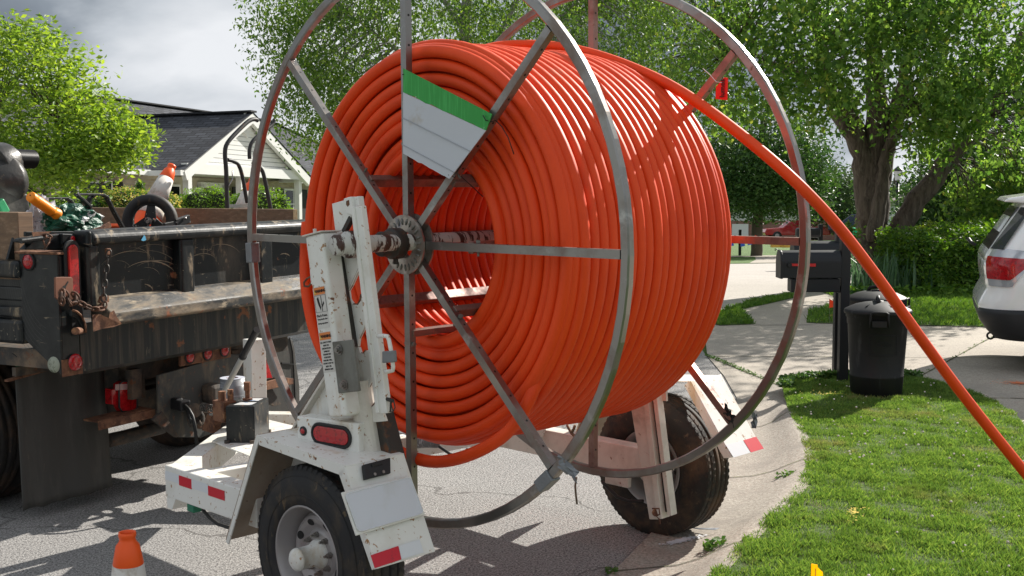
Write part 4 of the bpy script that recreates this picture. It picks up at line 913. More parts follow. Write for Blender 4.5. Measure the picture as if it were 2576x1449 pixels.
for cx_,n_ in ((.62,9),(1.25,4),(1.85,3)):
    for _ in range(n_):
        scuff(gs,Vector((u0+cx_-.3,.03,zl1+.10)),X_,Z_,Vector((0,-1,0)),g.uniform(-.12,.22),g.uniform(-.1,.1),g.uniform(.05,.32),g.uniform(-.3,1.2),g.uniform(1.3,2.6),g.choice([.0012,.002,.0045],p=[.5,.35,.15]))
gs.f=[f for f in gs.f]
marked(obj('gate_sheet',gs,m_truckmud,tg_),nf,mat('dried_mud_smear',(.27,.225,.16),.9))
obj('gate_ledge',MB().prism([(u0+.05,-.02,zl1+.03),(u0+.05,-.115,zl1-.035),(u0+.05,-.12,zl0+.01),(u0+.05,-.10,zl0),(u0+.05,.04,zl0),(u0+.05,.04,zl1+.045)],(U1-u0-.05,0,0)),m_ledge,tg_,.012,3)
obj('rust_patch',MB().prism([KV(*p3(*p),-.1215) for p in((890,865),(960,860),(925,905),(960,950),(965,1005),(1100,985),(1175,955),(1130,890),(1100,825),(1060,845),(1040,950),(1010,990),(965,1010),(900,1030))],(0,-.001,0)),m_rust,tg_)
for x0,x1 in ((216,250),(451,487),(650,684)):
    a=KV(x0,660,-.02).x;b=KV(x1,660,-.02).x
    obj('gate_post',MB().prism([(a,-.035,zl1-.01),(a,-.035,zr0+.015),(b,-.035,zr0+.015),(b,-.035,zl1-.01)],(0,.075,0)),m_truckmud,tg_,.022,4)
a=KV(890,660,0).x
obj('rear_apron',MB().prism([(cu_,0,zb),(UR,0,zb),(UR,0,zl0+.02),(cu_,0,zl0+.02)],(0,.012,0)).prism([(cu_,-.001,zb),(cu_,.06,zb-.03),(UR,.06,zb-.03),(UR,-.001,zb)][::-1],(0,0,.004)),m_apron,tk,.003)
# dent at the top rail, sticker remnant
obj('blue_sticker',MB().prism([KV(*p1(*p),-.062) for p in((1118,912),(1142,872),(1152,885),(1158,912),(1135,920))],(0,-.0008,0)),mat('blue_scrap',(.10,.38,.60),.5),tg_)
# hinge arm on top of the corner, lock pin, short chain, small lamp
hz=KV(*p3(500,150),.05).z
obj('hinge_arm',MB().prism([KV(*p3(*p),.06) for p in((190,140),(230,125),(380,100),(600,85),(735,90),(735,235),(600,235),(240,240),(300,180),(240,175),(190,168))],(0,.05,0)),m_truck,tk,.005)
obj('hinge_pin',MB().cyl(KV(*p3(200,155),.03),KV(*p3(400,128),.03),.014,12),m_truck,tk)
obj('stake_pocket',MB().prism([KV(*p3(*p),.35) for p in((150,66),(250,66),(250,335),(75,335))],(0,.02,0)).prism([KV(*p3(*p),.2) for p in((250,64),(740,60),(740,110),(250,110))],(0,.02,0)),m_truck,tk,.003)
obj('rusty_bracket',MB().prism([KV(*p3(*p),.055) for p in((310,68),(500,62),(440,92),(320,112))],(0,.004,0)),m_rust,tk)
hb_=obj('lamp_block',MB().prism([KV(*p3(*p),.04) for p in((600,82),(735,88),(735,190),(600,190))],(0,.06,0)),m_truck,tk,.005)
lamp_disc('marker_lamp',KV(*p3(699,133),.038),nrear,.017,m_redlens,hb_,.008,1)
# bracket plate with keyhole and the chains
kp=obj('chain_plate',MB().prism([KV(*p3(*p),-.075) for p in((535,512),(545,503),(690,503),(706,520),(708,715),(690,725),(560,722),(538,700))],(0,.012,0)),mat('brown_plate',(.20,.085,.05),.6,layers=[((.03,.05,.045),5,.6,.62),((.12,.05,.03),14,.5,.7)]),tk,.002)
obj('keyhole',MB().prism([KV(*p3(*p),-.0757) for p in((655,540),(662,552),(640,590),(632,618),(612,612),(600,625),(592,608),(612,588),(632,578))],(0,-.0006,0)),m_ink,kp)
def chain(name,pts,par,m,link=.034,r=.0052):
    P=resample3(pts,60); L_=sum((b-a).length for a,b in zip(P,P[1:])); n_=max(3,int(L_/link)); P=resample3(pts,n_+1); mb=MB()
    for i in range(n_):
        a,b=P[i],P[i+1]; d=(b-a).normalized(); c=(a+b)/2; u=d.orthogonal().normalized(); v=d.cross(u); s_=u if i%2 else v
        q=[];l2=link*.78;w2=link*.36
        for k in range(12):
            t=2*math.pi*k/12; q.append(c+d*(l2*math.cos(t)*.9)+s_*w2*math.sin(t))
        mb.tube(q,r,6,True)
    return obj(name,mb,m,par)
m_chain=mat('rusty_chain',(.13,.06,.035),.7,.2,layers=[((.06,.035,.025),20,.5,.6)])
chain('chain',[KV(*p3(*p),v) for p,v in(((1055,250),-.08),((1035,360),-.07),((1022,470),-.07),((1008,580),-.07),((1003,690),-.08),((1005,740),-.09))],tk,m_dark,.036)
chain('chain',[KV(*p3(*p),v) for p,v in(((620,640),-.10),((650,700),-.11),((700,775),-.11),((745,720),-.10),((715,660),-.09),((760,745),-.10),((850,790),-.12),((930,815),-.13),((1005,800),-.13),((1015,750),-.12))],tk,m_chain,.036,.0058)
chain('chain',[KV(*p3(*p),v) for p,v in(((600,640),-.11),((590,700),-.12),((600,750),-.12))],tk,m_chain,.036,.0062)
chain('chain',[KV(*p3(*p),v) for p,v in(((430,90),.04),((415,150),.03),((450,220),.02),((470,160),.02),((490,110),.02),((440,95),.03))],tk,m_chain,.03,.0045)
obj('chain_hook',MB().prism([KV(*p3(*p),-.06) for p in((1035,225),(1075,225),(1078,290),(1035,290))],(0,.02,0)).prism([KV(*p3(*p),-.07) for p in((985,685),(1055,682),(1058,745),(990,760),(960,750))],(0,.02,0)),m_rust,tk,.004)
# lower lock: curved jaw and pin
obj('lock_jaw',MB().prism([KV(*p3(*p),-.05) for p in((695,820),(745,835),(790,880),(820,940),(832,1010),(830,1035),(805,1030),(790,980),(765,930),(735,895),(695,880))],(0,.02,0)),m_truck,tk,.002)
obj('jaw_edge',MB().tube([KV(*p3(*p),-.055) for p in((700,822),(745,838),(790,880),(818,938),(830,1010),(828,1040))],.006,6),m_rust,tk)
obj('lock_pin',MB().cyl(KV(*p3(725,1025),-.09),KV(*p3(790,1020),-.02),.019,14),m_rust,tk)
obj('recess',MB().prism([KV(*p3(*p),-.003) for p in((690,780),(790,780),(830,1060),(690,1075))],(0,-.001,0)),m_ink,tk)
# side of the bed running forward
sd_=MB(); x_=UC+.03
zs=lambda y: KU(20,y,x_).z
for (za,zb_,o_) in ((zs(745),zs(655),.0),):
    pass
def side(z0,z1,off,m,name,bev=.01): return obj(name,MB().box(x_-off,x_+.03,VS-.02,3.3,z0,z1),m,tk,bev,3)
side(zs(720),zs(708+48),.0,m_truck,'side_sheet')
side(zs(858),zs(655),-.01,m_truck,'side_sheet',0)
side(zs(697),zs(653),.055,m_truckmud,'side_rail',.02); side(zs(795),zs(770),.03,m_truckmud,'side_rail'); side(zs(860),zs(800),.05,m_truckmud,'side_rail',.02)
obj('side_sheet',MB().box(UR-.06,UR,.05,3.3,zb,ZT-.03),m_truck,tk); obj('bulkhead',MB().box(UC+.03,UR,3.3,3.35,zb,ZT+.1),m_truck,tk)
# wooden side boards
m_wood=mat('weathered_board',(.20,.125,.075),.8,layers=[((.13,.085,.055),(1.2,14,40),.42,.7),((.27,.18,.115),(2,20,50),.5,.7)],bump=((3,30,60),.3,.004))
m_wood2=mat('board_end',(.24,.17,.085),.8,layers=[((.15,.10,.05),60,.5,.6)])
ve=KU(85,600,UC+.12)
obj('side_board',MB().box(UC+.02,UC+.12,ve.y,3.2,KU(85,655,UC+.12).z-.10,ve.z+.145),m_wood,tk,.004)
fe=KU(748,548,UR-.12); zt1=KU(748,526,UR-.12).z
fb=obj('side_board',MB().box(UR-.17,UR-.12,fe.y,3.2,zt1-.28,zt1),m_wood,tk,.004)
obj('board_end',MB().box(UR-.169,UR-.121,fe.y-.003,fe.y,zt1-.279,zt1-.002),m_wood2,fb)
# chassis, axle, wheels, flaps, bumper plate and lights
obj('chassis_rail',MB().box(.95,1.03,.25,3.2,.62,.80).box(1.85,1.93,.25,3.2,.62,.80),m_frame,tk)
obj('rear_crossmember',MB().box(.95,2.5,.30,.36,.72,.84).box(1.0,1.9,.42,.55,.45,.62),m_frame,tk)
obj('axle_housing',MB().cyl((.4,1.15,.46),(2.6,1.15,.46),.06,12).lathe([(0,-.16),(.1,-.12),(.15,0),(.1,.12),(0,.16)],(1.45,1.15,.46),Y_,16).tube([KV(*p2(x,y),.5) for x,y in((560,740),(650,720),(760,690),(850,668))],.045,8),m_frame,tk)
tm=MB()
def twheel(u):
    w_=bpy.data.objects.new('wheel',None); COL.objects.link(w_); w_.parent=tk; w_.location=(u,1.15,.45)
    R=.46; pr=[(.25,-.12),(.33,-.14),(.42,-.13),(.455,-.10)]
    tr_=[]
    for g0 in(-.06,0,.06): tr_+=[(R,g0-.008),(R-.014,g0-.006),(R-.014,g0+.006),(R,g0+.008)]
    pr=pr+tr_+[(r,-z) for r,z in pr[::-1]]
    obj('tyre',MB().lathe(pr,(0,0,0),X_,64),m_tyremud,w_); obj('rim',MB().lathe([(.25,-.12),(.24,-.05),(.2,-.02),(.1,-.0),(0,.0)],(0,0,0),X_,40),m_frame,w_)
for u in (.42,.68,2.3,2.56): twheel(u)
def flap(u0,u1,v,z0,z1,seed):
    g=np.random.default_rng(seed); nx,nz=14,16; vs=[]
    for i in range(nz+1):
        for j in range(nx+1):
            t=i/nz; x=u0+(u1-u0)*j/nx; z=z1+(z0-z1)*t; vs.append((x+.015*math.sin(t*3+1)*t,v-.05*t*t+.02*math.sin(j/nx*5+1.2)*t+.008*math.sin(j*1.2),z+(.006*g.normal() if i==nz else 0)))
    mb=MB().add(vs,[(i*(nx+1)+j,i*(nx+1)+j+1,(i+1)*(nx+1)+j+1,(i+1)*(nx+1)+j) for i in range(nz) for j in range(nx)],True)
    o=obj('mud_flap',mb,m_flap,tk); s=o.modifiers.new('thickness','SOLIDIFY'); s.thickness=.009; return o
f0=KV(62,1296,.42);f1=KV(272,1228,.42);ft=KV(55,955,.42)
flap(f0.x+.015,f1.x+.03,.47,f0.z+.02,zb-.02,1)
obj('flap_hanger',MB().bar(KV(16,958,.45),KV(260,890,.45),.03,.012),m_rust,tk)
obj('hidden_hanger',MB().bar((.25,.42,zb-.02),(.9,.42,zb-.02),.03,.05),m_frame,tk)
# far mud flap / tyre guard
gp=[KU(*px_cz(x,y),2.55) for x,y in((1000,0),(1600,0),(1690,60),(1735,300),(1770,640),(1775,900))]
fg_=[KV(*px_cz(x,y),.62) for x,y in((1240,30),(1600,-10),(1675,40),(1700,130),(1722,330),(1765,620),(1772,1010),(1240,1010))]
o=obj('tyre_guard',MB().prism(fg_,(0,.02,0)),m_flap,tk,.004)
obj('guard_seam',MB().bar(KV(*px_cz(1530,330),.615),KV(*px_cz(1690,345),.615),.012,.01).tube([KV(*px_cz(x,y),.617) for x,y in((1640,0),(1675,180),(1692,420),(1705,700),(1712,900))],.005,6),m_ink,o)
# hitch plate
hp=[KV(*p,.14) for p in (p2(830,395),px_cz(890,215),px_cz(1215,215),px_cz(1240,260),px_cz(1250,520),px_cz(1240,1010),px_cz(500,1290),px_cz(215,1285),px_cz(-60,1020),p2(835,600))]
m_hitch=mat('muddy_hitch_plate',(.055,.056,.052),.65,layers=[((.22,.17,.11),(7,7,3),.5,.75,9),((.34,.27,.19),13,.62,.74,9),((.17,.08,.045),20,.6,.68)],bump=(12,.3,.01))
hpl=obj('hitch_plate',MB().prism(hp,(0,.02,0)),m_hitch,tk,.004)
obj('hitch_skirt',MB().prism([KV(*px_cz(x,y),.13) for x,y in((0,950),(215,1270),(185,1290),(-110,1060))],(0,.03,0)),m_frame,hpl,.003)
lr=MB(); lr.prism([KV(*px_cz(x,y),.12) for x,y in((235,210),(885,75),(885,255),(235,375))],(0,.02,0)); lrb=obj('light_bar',lr,m_rust,tk,.004)
for x,y in ((350,250),(580,210),(798,165)): lamp_disc('marker_lamp',KV(*px_cz(x,y),.118),nrear,.036,m_redlens,lrb,.012,1)
obj('pintle_hook',MB().tube([KV(*px_cz(x,y),.02) for x,y in((350,960),(460,940),(495,1010),(500,1085),(470,1120),(440,1080))],.022,10).cyl(KV(*px_cz(410,940),.13),KV(*px_cz(410,940),-.03),.045,12).tube([KV(*px_cz(x,y),.03) for x,y in((350,960),(345,1060),(375,1130),(420,1145),(500,1150),(520,1110),(480,1075),(440,1075),(430,1010))],.016,8),m_frame,tk)
obj('socket_box',MB().bar(KV(*px_cz(560,740),.1),KV(*px_cz(710,700),.1),.1,.13),m_frame,tk,.03)
# left tail lamp and step
lq=[KV(*p2(*p),.34) for p in((592,440),(610,425),(668,420),(685,440),(688,560),(670,580),(610,583),(594,560))]
lt=obj('tail_lamp',MB().prism(lq,(0,-.05,0)),m_redlens,tk,.006,3)
obj('lamp_rim',MB().tube([q+Vector((0,-.05,0)) for q in lq],.006,6,True),m_rubber,lt)
obj('reverse_lens',MB().prism([KV(*p2(*p),.288) for p in((604,443),(668,440),(668,470),(604,474))],(0,-.003,0)),mat('clear_lens',(.35,.22,.22),.2,coat=.5),lt)
obj('lamp_side',MB().prism([KV(*p2(*p),.36) for p in((550,465),(590,455),(590,550),(552,545))],(0,-.06,0)),m_redlens,tk,.004)
obj('lamp_bracket',MB().prism([KV(*p2(*p),.36) for p in((686,430),(760,410),(765,510),(686,520))],(0,.03,0)),m_frame,tk)
st_=MB(); a=KV(*p2(515,640),.25);b=KV(*p2(838,575),.16); st_.bar(a+Vector((0,.06,0)),b+Vector((0,.12,0)),.13,.012).bar(a+Vector((0,0,-.025)),b+Vector((0,.04,-.025)),.012,.05); obj('rear_step',st_,m_rust,tk,.002)
obj('rear_step',MB().prism([KV(*px_cz(x,y),.10) for x,y in((1255,595),(1560,512),(1690,530),(1685,600),(1255,700))],(0,.06,0)),m_rust,tk,.003)
obj('step_bracket',MB().prism([KV(*px_cz(x,y),.14) for x,y in((1255,690),(1400,630),(1530,860),(1440,885),(1250,800))],(0,.02,0)),m_frame,tk,.002)
rt2=obj('tail_lamp',MB().prism([KV(*px_cz(x,y),.10) for x,y in((1240,230),(1280,215),(1300,300),(1375,520),(1250,525))],(0,-.03,0)),m_redlens,tk,.004)
obj('clevis',MB().lathe([(.018,-.02),(.03,-.02),(.03,.02),(.018,.02)],KV(*px_cz(1222,630),.05),(1,.5,.2),16,True,True),m_black,tk)
gc=obj('filler_cap',MB().lathe([(0,.05),(.04,.05),(.048,.04),(.048,0),(.054,0),(.054,-.06),(0,-.06)],KU(*p3(215,1278),UC+.12),(-1,-.3,0),20).bar(KU(*p3(165,1275),UC+.06),KU(*p3(265,1285),UC+.06),.02,.02),mat('green_cap',(.01,.16,.05),.4),tk)
obj('cap_valve',MB().cyl(KU(*p3(120,1240),UC+.02),KU(*p3(165,1275),UC+.02),.003,6),m_ink,gc)
# cab far ahead (mostly hidden)
obj('cab',MB().box(.3,2.5,3.7,5.6,.7,1.75).box(.4,2.4,3.9,5.2,1.75,2.35),m_truck,tk,.05)
tk_cab=obj('front_wheel',MB().lathe([(.2,-.12),(.44,-.12),(.46,-.08),(.46,.08),(.44,.12),(.2,.12)],(.4,5,.46),X_,32).lathe([(.2,-.12),(.44,-.12),(.46,-.08),(.46,.08),(.44,.12),(.2,.12)],(2.4,5,.46),X_,32),m_tyre,tk)

# ================================================================ THINGS LYING IN THE BED
def kw(p): return KO+KU_*p[0]+KV_*p[1]+Vector((0,0,p[2]))
def KP(x,y,v): return kw(KV(x,y,v))
ZF=zb+.12
def cone_parts(root,H_=.71):
    """traffic cone about its own axis: base, faded white collars, orange top with moulded neck"""
    k=H_/.71; m_o=MATS['cone_orange']; m_w=MATS['cone_white']
    obj('cone_base',MB().box(-.18*k,.18*k,-.18*k,.18*k,0,.03*k),m_ink if False else m_o,root,.008)
    obj('lower_body',MB().lathe([(.135*k,.03*k),(.108*k,.20*k)],n=36),m_o,root)
    obj('lower_collar',MB().lathe([(.109*k,.20*k),(.112*k,.20*k),(.097*k,.305*k),(.093*k,.305*k)],n=36),m_w,root)
    obj('mid_body',MB().lathe([(.093*k,.305*k),(.085*k,.36*k)],n=36),m_o,root)
    obj('upper_collar',MB().lathe([(.085*k,.36*k),(.088*k,.36*k),(.0625*k,.575*k),(.059*k,.575*k)],n=36),m_w,root)
    obj('cone_top',MB().lathe([(.0595*k,.575*k),(.0615*k,.58*k),(.047*k,.655*k),(.034*k,.672*k),(.0315*k,.685*k),(.0345*k,.69*k),(.0355*k,.70*k),(.034*k,.71*k),(.028*k,.708*k),(.027*k,.69*k),(.036*k,.64*k)],n=40),m_o,root)
mat('cone_orange',(.85,.10,.012),.42,layers=[((.5,.12,.05),14,.66,.75)]); mat('cone_white',(.58,.55,.50),.6,layers=[((.34,.27,.19),9,.52,.68),((.5,.15,.06),30,.70,.73)])
def aim(o,top,base,H_):
    d=(top-base).normalized(); o.rotation_euler=d.to_track_quat('Z','Y').to_euler(); o.location=top-d*H_
cA=thing('traffic_cone','dirty traffic cone leaning in the truck bed behind the small black tyre','traffic cone'); cone_parts(cA,.64); aim(cA,KP(433,416,1.35),KP(356,585,1.35),.64)
cB=copy_thing(cA,label='traffic cone standing in the truck bed behind the bent black tube frame'); aim(cB,KP(636,452,1.2),KP(594,585,1.2),.64)
cB['label']='traffic cone standing among the bent black tubes in the truck bed'
# small tyre on its axle
wc=KP(378,556,.75); r_=.178
sw=thing('cart_wheel','small black rubber tyred wheel with spoked hub lying on edge in the truck bed','wheel',wc)
nx=(CO-wc); nx.z=0; nx.normalize(); nx=(nx+KU_*-.25+KV_*.0).normalized()
ct=MB().lathe([(.115,.03),(.125,.042),(.15,.048),(.17,.036),(.178,.015),(.178,-.015),(.17,-.036),(.15,-.048),(.125,-.042),(.115,-.03)],(0,0,0),nx,56)
obj('tyre',ct,m_tyre,sw)
hub=MB().lathe([(.118,.028),(.112,.032),(.106,.025),(.106,-.025)],(0,0,0),nx,48); e1=nx.cross(Z_).normalized()
for k in range(3):
    t=math.radians(120*k+95); d=e1*math.cos(t)+Z_*math.sin(t); hub.bar(d*.02,d*.11,.075,.03,nx,.045,.025)
hub.cyl(-nx*.03,nx*.07,.024,16)
obj('hub',hub,mat('scuffed_black',(.018,.018,.018),.4,layers=[((.4,.4,.38),40,.6,.63)]),sw)
ax_=obj('axle_clip',MB().cyl(nx*.05,nx*.12,.012,10).tube([nx*.1+e1*.02*math.cos(t)+Z_*.025*math.sin(t) for t in np.linspace(0,5,12)],.003,6),m_steel,sw)
# pedal-like bracket beside the wheel
def blade(name,label,cat,pts,w_,h_,m):
    o=thing(name,label,cat,pts[0]); mb=MB()
    P=[Vector(p)-Vector(pts[0]) for p in pts]
    for a,b in zip(P,P[1:]): mb.bar(a,b,w_,h_,(0,0,1))
    return o,mb
o,mb=blade('lever_arm','scuffed black bolted lever lying beside the small tyre in the truck bed','lever',[KP(412,568,.6),KP(440,562,.6),KP(474,548,.6)],.02,.035,0); mb.bar(KP(440,562,.6)-o.location,KP(475,550,.6)-o.location,.03,.055,(0,0,1)); obj('arm',mb,MATS['scuffed_black'],o,.004); obj('bolt',MB().lathe([(.011,0),(.007,.008),(0,.01)],KP(466,549,.58)-o.location,-KV_,12),m_steel,o)
# flat bar handles
def flatframe(label,pts,v,m,extra=None,depth=.03):
    o=thing('bent_bar_handle',label,'handle',KP(*pts[0],v)); mb=MB()
    P=[KP(x,y,v)-o.location for x,y in pts]
    for a,b in zip(P,P[1:]): mb.bar(a-(b-a)*.06,b+(b-a)*.06,depth,.014,(0,0,1))
    obj('bar',mb,m,o,.002); return o
fA_=flatframe('near bent black flat bar handle with a bolted strut in the truck bed',[(193,491),(205,500),(226,520),(223,572)],.55,MATS['scuffed_black'])
mb=MB(); P=[KP(x,y,.56)-fA_.location for x,y in((192,490),(214,489),(258,490),(268,496),(290,540),(308,572))]
for a,b in zip(P,P[1:]): mb.bar(a-(b-a)*.04,b+(b-a)*.04,.035,.013,(0,0,1))
P=[KP(x,y,.57)-fA_.location for x,y in((237,491),(226,500),(222,520),(224,545))]
for a,b in zip(P,P[1:]): mb.bar(a-(b-a)*.04,b+(b-a)*.04,.03,.013,(0,0,1))
obj('hoop_bar',mb,MATS['scuffed_black'],fA_,.002); obj('bolt',MB().lathe([(.014,0),(.009,.01),(0,.013)],KP(226,548,.53)-fA_.location,-KV_,12),m_steel,fA_)
flatframe('farther bent black bar handle beyond the green bag in the truck bed',[(104,500),(166,499),(176,504),(200,535),(204,545)],.9,MATS['scuffed_black'])
# orange ribbed grip tool
tl_=thing('ribbed_grip_tool','orange ribbed plastic grip standing slanted out of the truck bed beside the wooden board','tool handle',KP(145,542,.5))
a=KP(76,494,.45)-tl_.location; b=KP(143,540,.5)-tl_.location; d=(b-a).normalized(); L_=(b-a).length
pr=[(0,0),(.026,0),(.030,.006),(.030,L_*.16)]
for k in range(12): z=L_*(.2+.05*k); pr+=[(.0285,z),(.031,z+L_*.015),(.031,z+L_*.03),(.0285,z+L_*.04)]
pr+=[(.030,L_*.85),(.031,L_*.88),(.036,L_*.92),(.036,L_)]
obj('grip',MB().lathe(pr,a,d,28),mat('grip_orange',(.85,.26,.012),.42),tl_)
obj('grip_hole',MB().cyl(a+Z_*.006-d*.001,a+Z_*.006+d*.0005,.004,10),m_ink,tl_)
o,mb=blade('rusty_hook','rusty curved steel hook standing before the green bag on the truck corner','hook',[KP(272*.3114*0+166,530,.3),KP(150,545,.3)],.01,.01,0)
q=[KP(x*.3106,471.7+y*.3106,.25)-o.location for x,y in((890,300),(830,335),(760,360),(735,400),(730,450),(750,500),(800,520),(920,520))]
mb=MB()
for a,b in zip(q,q[1:]): mb.bar(a-(b-a)*.05,b+(b-a)*.05,.012,.035,(0,0,1))
obj('hook_blade',mb,m_rust,o,.002)
# crumpled bag and paper
def lump(name,label,cat,c,s,m,seed,flat=.5,n_=18):
    g=np.random.default_rng(seed); vs=[];fs=[]; ph=g.uniform(0,6,12)
    for i in range(n_+1):
        th=math.pi*i/n_
        for j in range(2*n_):
            a=math.pi*j/n_; r=1+.16*math.sin(3*a+ph[0]+4*math.cos(th*2))+.12*math.sin(7*a+ph[1]+th*5)+.07*math.sin(13*a+ph[2]-th*9)+g.normal()*.02
            vs.append((s[0]*r*math.sin(th)*math.cos(a),s[1]*r*math.sin(th)*math.sin(a),s[2]*r*math.cos(th)))
    m2=2*n_
    for i in range(n_):
        for j in range(m2): fs.append((i*m2+j,i*m2+(j+1)%m2,(i+1)*m2+(j+1)%m2,(i+1)*m2+j))
    o=obj(name,MB().add(vs,fs,False),m); o.location=c; o.rotation_euler=(0,0,KR); return tag(o,label,cat)
lump('plastic_bag','crumpled green and white plastic bag lying on the truck bed corner','bag',KP(172,556,.55),(.20,.11,.085),mat('bag_green',(.012,.085,.05),.42,layers=[((.55,.56,.55),6,.58,.60),((.5,.5,.5),22,.66,.68)],bump=(14,.8,.03)),4)
lump('paper_sheets','pale printed paper sheets tucked beside the wooden board in the truck bed','paper',KP(108,560,.6),(.10,.05,.13),mat('printed_paper',(.45,.45,.48),.6,layers=[((.2,.2,.24),(40,8,70),.55,.6)]),6)
# bent tube hand truck
ht=thing('tube_frame_cart','dark bent steel tube cart frame standing up in the truck bed','hand truck',KP(575,560,1.1))
def tb(pts,r,v): return [KP(x,y,v)-ht.location for x,y in pts]
q=MB().tube(resample3(tb([(575,575),(571,500),(569,430),(566,385),(572,360),(598,330),(625,305),(640,300),(648,303)],0,1.1),40),.017,10)
q.tube(resample3(tb([(571,402),(585,405),(600,415),(610,445),(618,490),(622,510)],0,1.1),24),.015,10)
obj('tube_bar',q,mat('old_black_tube',(.03,.03,.03),.55,.2,layers=[(RUST,10,.6,.68)]),ht)
q=MB().tube(resample3(tb([(690,572),(678,510),(668,460),(660,430),(650,418),(636,410)],0,1.5),24),.017,10).tube(resample3(tb([(690,300),(683,315),(640,350),(628,375),(628,400)],0,1.5),24),.016,10)
obj('tube_bar',q,MATS['old_black_tube'],ht)
obj('crossbar',MB().bar(KP(572,519,1.1)-ht.location,KP(620,517,1.1)-ht.location,.02,.025),m_steel,ht); obj('hook_wire',MB().tube(tb([(585,430),(585,450),(578,462),(575,470)],0,1.08),.006,6),m_steel,ht)
obj('taped_end',MB().bar(KP(642,383,1.1)-ht.location,KP(656,392,1.1)-ht.location,.05,.04),mat('tan_rag',(.25,.21,.15),.8),ht,.01)
# machine with pleated boot and chute at the left edge
mc=thing('blower_chute','worn black machine chute with a pleated rubber boot at the left edge','machine',KP(20,500,.9))
def mp(x,y,v=.9): return KP(*p1(x,y),v)-mc.location
obj('chute_body',MB().tube([mp(-120,450),mp(60,440),mp(120,430)],[.10,.15,.12],20).tube([mp(-60,330,.95),mp(40,290,.95),mp(90,240,.95)],[.14,.12,.10],20).hexa([mp(-120,700,.8),mp(245,700,.8),mp(245,700,1.1),mp(-120,700,1.1),mp(-120,480,.8),mp(215,545,.8),mp(215,545,1.1),mp(-120,480,1.1)]),mat('worn_chute',(.035,.034,.032),.4,layers=[((.13,.12,.105),3,.5,.7),(MUD,12,.62,.7)],bump=(8,.4,.02)),mc,.01)
bt=MB(); bp_=[mp(95,265),mp(265,272)]; ns=26
P=[bp_[0].lerp(bp_[1],i/ns) for i in range(ns+1)]; bt.tube(P,[.052+.006*(i%2) for i in range(ns+1)],16)
obj('pleated_boot',bt,m_black,mc)
obj('green_edge',MB().bar(mp(-20,600,.75),mp(35,700,.75),.05,.06),mat('green_sheet',(.02,.25,.10),.5),mc,.01)
obj('white_sheet',MB().bar(mp(-40,708,.7),mp(250,712,.7),.2,.02),m_whitetape,mc,.004)

# ================================================================ FOREGROUND CONE AND YELLOW SIGN TIP
cF=copy_thing(cA,label='orange topped traffic cone standing on the asphalt in front of the trailer tongue')
top=D(320,1340,4.45); cF.rotation_euler=(0,0,.5); cF.location=(top.x,top.y,0)
ZC_=.71; cF.scale=(1,1,1); 
# distance chosen so that the cone stands on the road
for _ in range(6):
    top=G(320,1338,.64); cF.location=(top.x,top.y,0)
p=G(2052,1415,.325)
ys=thing('yellow_flag','bright yellow marking flag tip standing in the grass at the bottom edge','marker flag',(p.x,p.y,.1))
obj('flag_sheet',MB().prism([(-.020,0,.05),(.006,0,.05),(.008,0,.215),(-.018,0,.22)],(.0,.002,0)).prism([(-.003,-.004,.05),(.036,-.02,.05),(.025,-.02,.19),(.008,-.004,.205)],(.0,.002,0)),mat('flag_yellow',(.90,.66,.01),.5,trans=.45),ys)
obj('wire_stake',MB().cyl((0,0,-.02),(0,0,.2),.0015,6),m_steel,ys)
obj('flag_print',MB().prism([(.018,-.018,.085),(.034,-.024,.085),(.026,-.022,.12)],(0,-.0008,0)),m_ink,ys)
# ================================================================ HOUSES
TILT=-.03
def place(o,P,rz,tilt=TILT):
    o.matrix_world=Matrix.Translation(P)@Matrix.Rotation(tilt,4,'X')@Matrix.Rotation(rz,4,'Z'); return o
def rowmat(name,c1,c2,mortar,sx,sy,off=.5,ms=.012,rough=.8,bump=.4):
    m=bpy.data.materials.new(name); m.use_nodes=True; nt=m.node_tree; L=nt.links.new; b=nt.nodes['Principled BSDF']; b.inputs['Roughness'].default_value=rough
    tc=N(nt,'ShaderNodeTexCoord'); mp=N(nt,'ShaderNodeMapping'); L(tc.outputs['UV'],mp.inputs[0])
    br=N(nt,'ShaderNodeTexBrick'); br.offset=off; L(mp.outputs[0],br.inputs['Vector'])
    for k,v in (('Color1',(*c1,1)),('Color2',(*c2,1)),('Mortar',(*mortar,1)),('Scale',1),('Brick Width',sx),('Row Height',sy),('Mortar Size',ms),('Bias',0)): br.inputs[k].default_value=v
    nz=N(nt,'ShaderNodeTexNoise'); nz.inputs['Scale'].default_value=3; L(tc.outputs['Object'],nz.inputs['Vector'])
    mx=N(nt,'ShaderNodeMix',data_type='RGBA',blend_type='OVERLAY'); mx.inputs[0].default_value=.35; L(br.outputs['Color'],mx.inputs[6]); L(nz.outputs['Fac'],mx.inputs[7]); L(mx.outputs[2],b.inputs['Base Color'])
    bn=N(nt,'ShaderNodeBump'); bn.inputs['Strength'].default_value=bump; bn.inputs['Distance'].default_value=.02; L(br.outputs['Fac'],bn.inputs['Height']); bn.invert=True; L(bn.outputs[0],b.inputs['Normal'])
    MATS[name]=m; return m
def uvplanes(o):   # metre-scaled UVs per face: u along the horizontal, v up the face
    me=o.data; uv=me.uv_layers.new(name='uv'); 
    for p in me.polygons:
        n=p.normal; h=Vector((0,0,1)).cross(n); h=h.normalized() if h.length>.05 else Vector((1,0,0)); v=n.cross(h).normalized()
        for li in p.loop_indices: c=me.vertices[me.loops[li].vertex_index].co; uv.data[li].uv=(c.dot(h),c.dot(v))
    return o
m_shingle=rowmat('slate_shingles',(.030,.033,.041),(.075,.080,.094),(.014,.015,.019),.36,.15,.5,.018,.95)
m_brick=rowmat('tan_brick',(.34,.28,.21),(.47,.40,.31),(.42,.38,.32),.22,.075,.5,.011)
m_brick2=rowmat('red_brick',(.20,.065,.045),(.28,.10,.07),(.30,.24,.2),.22,.075)
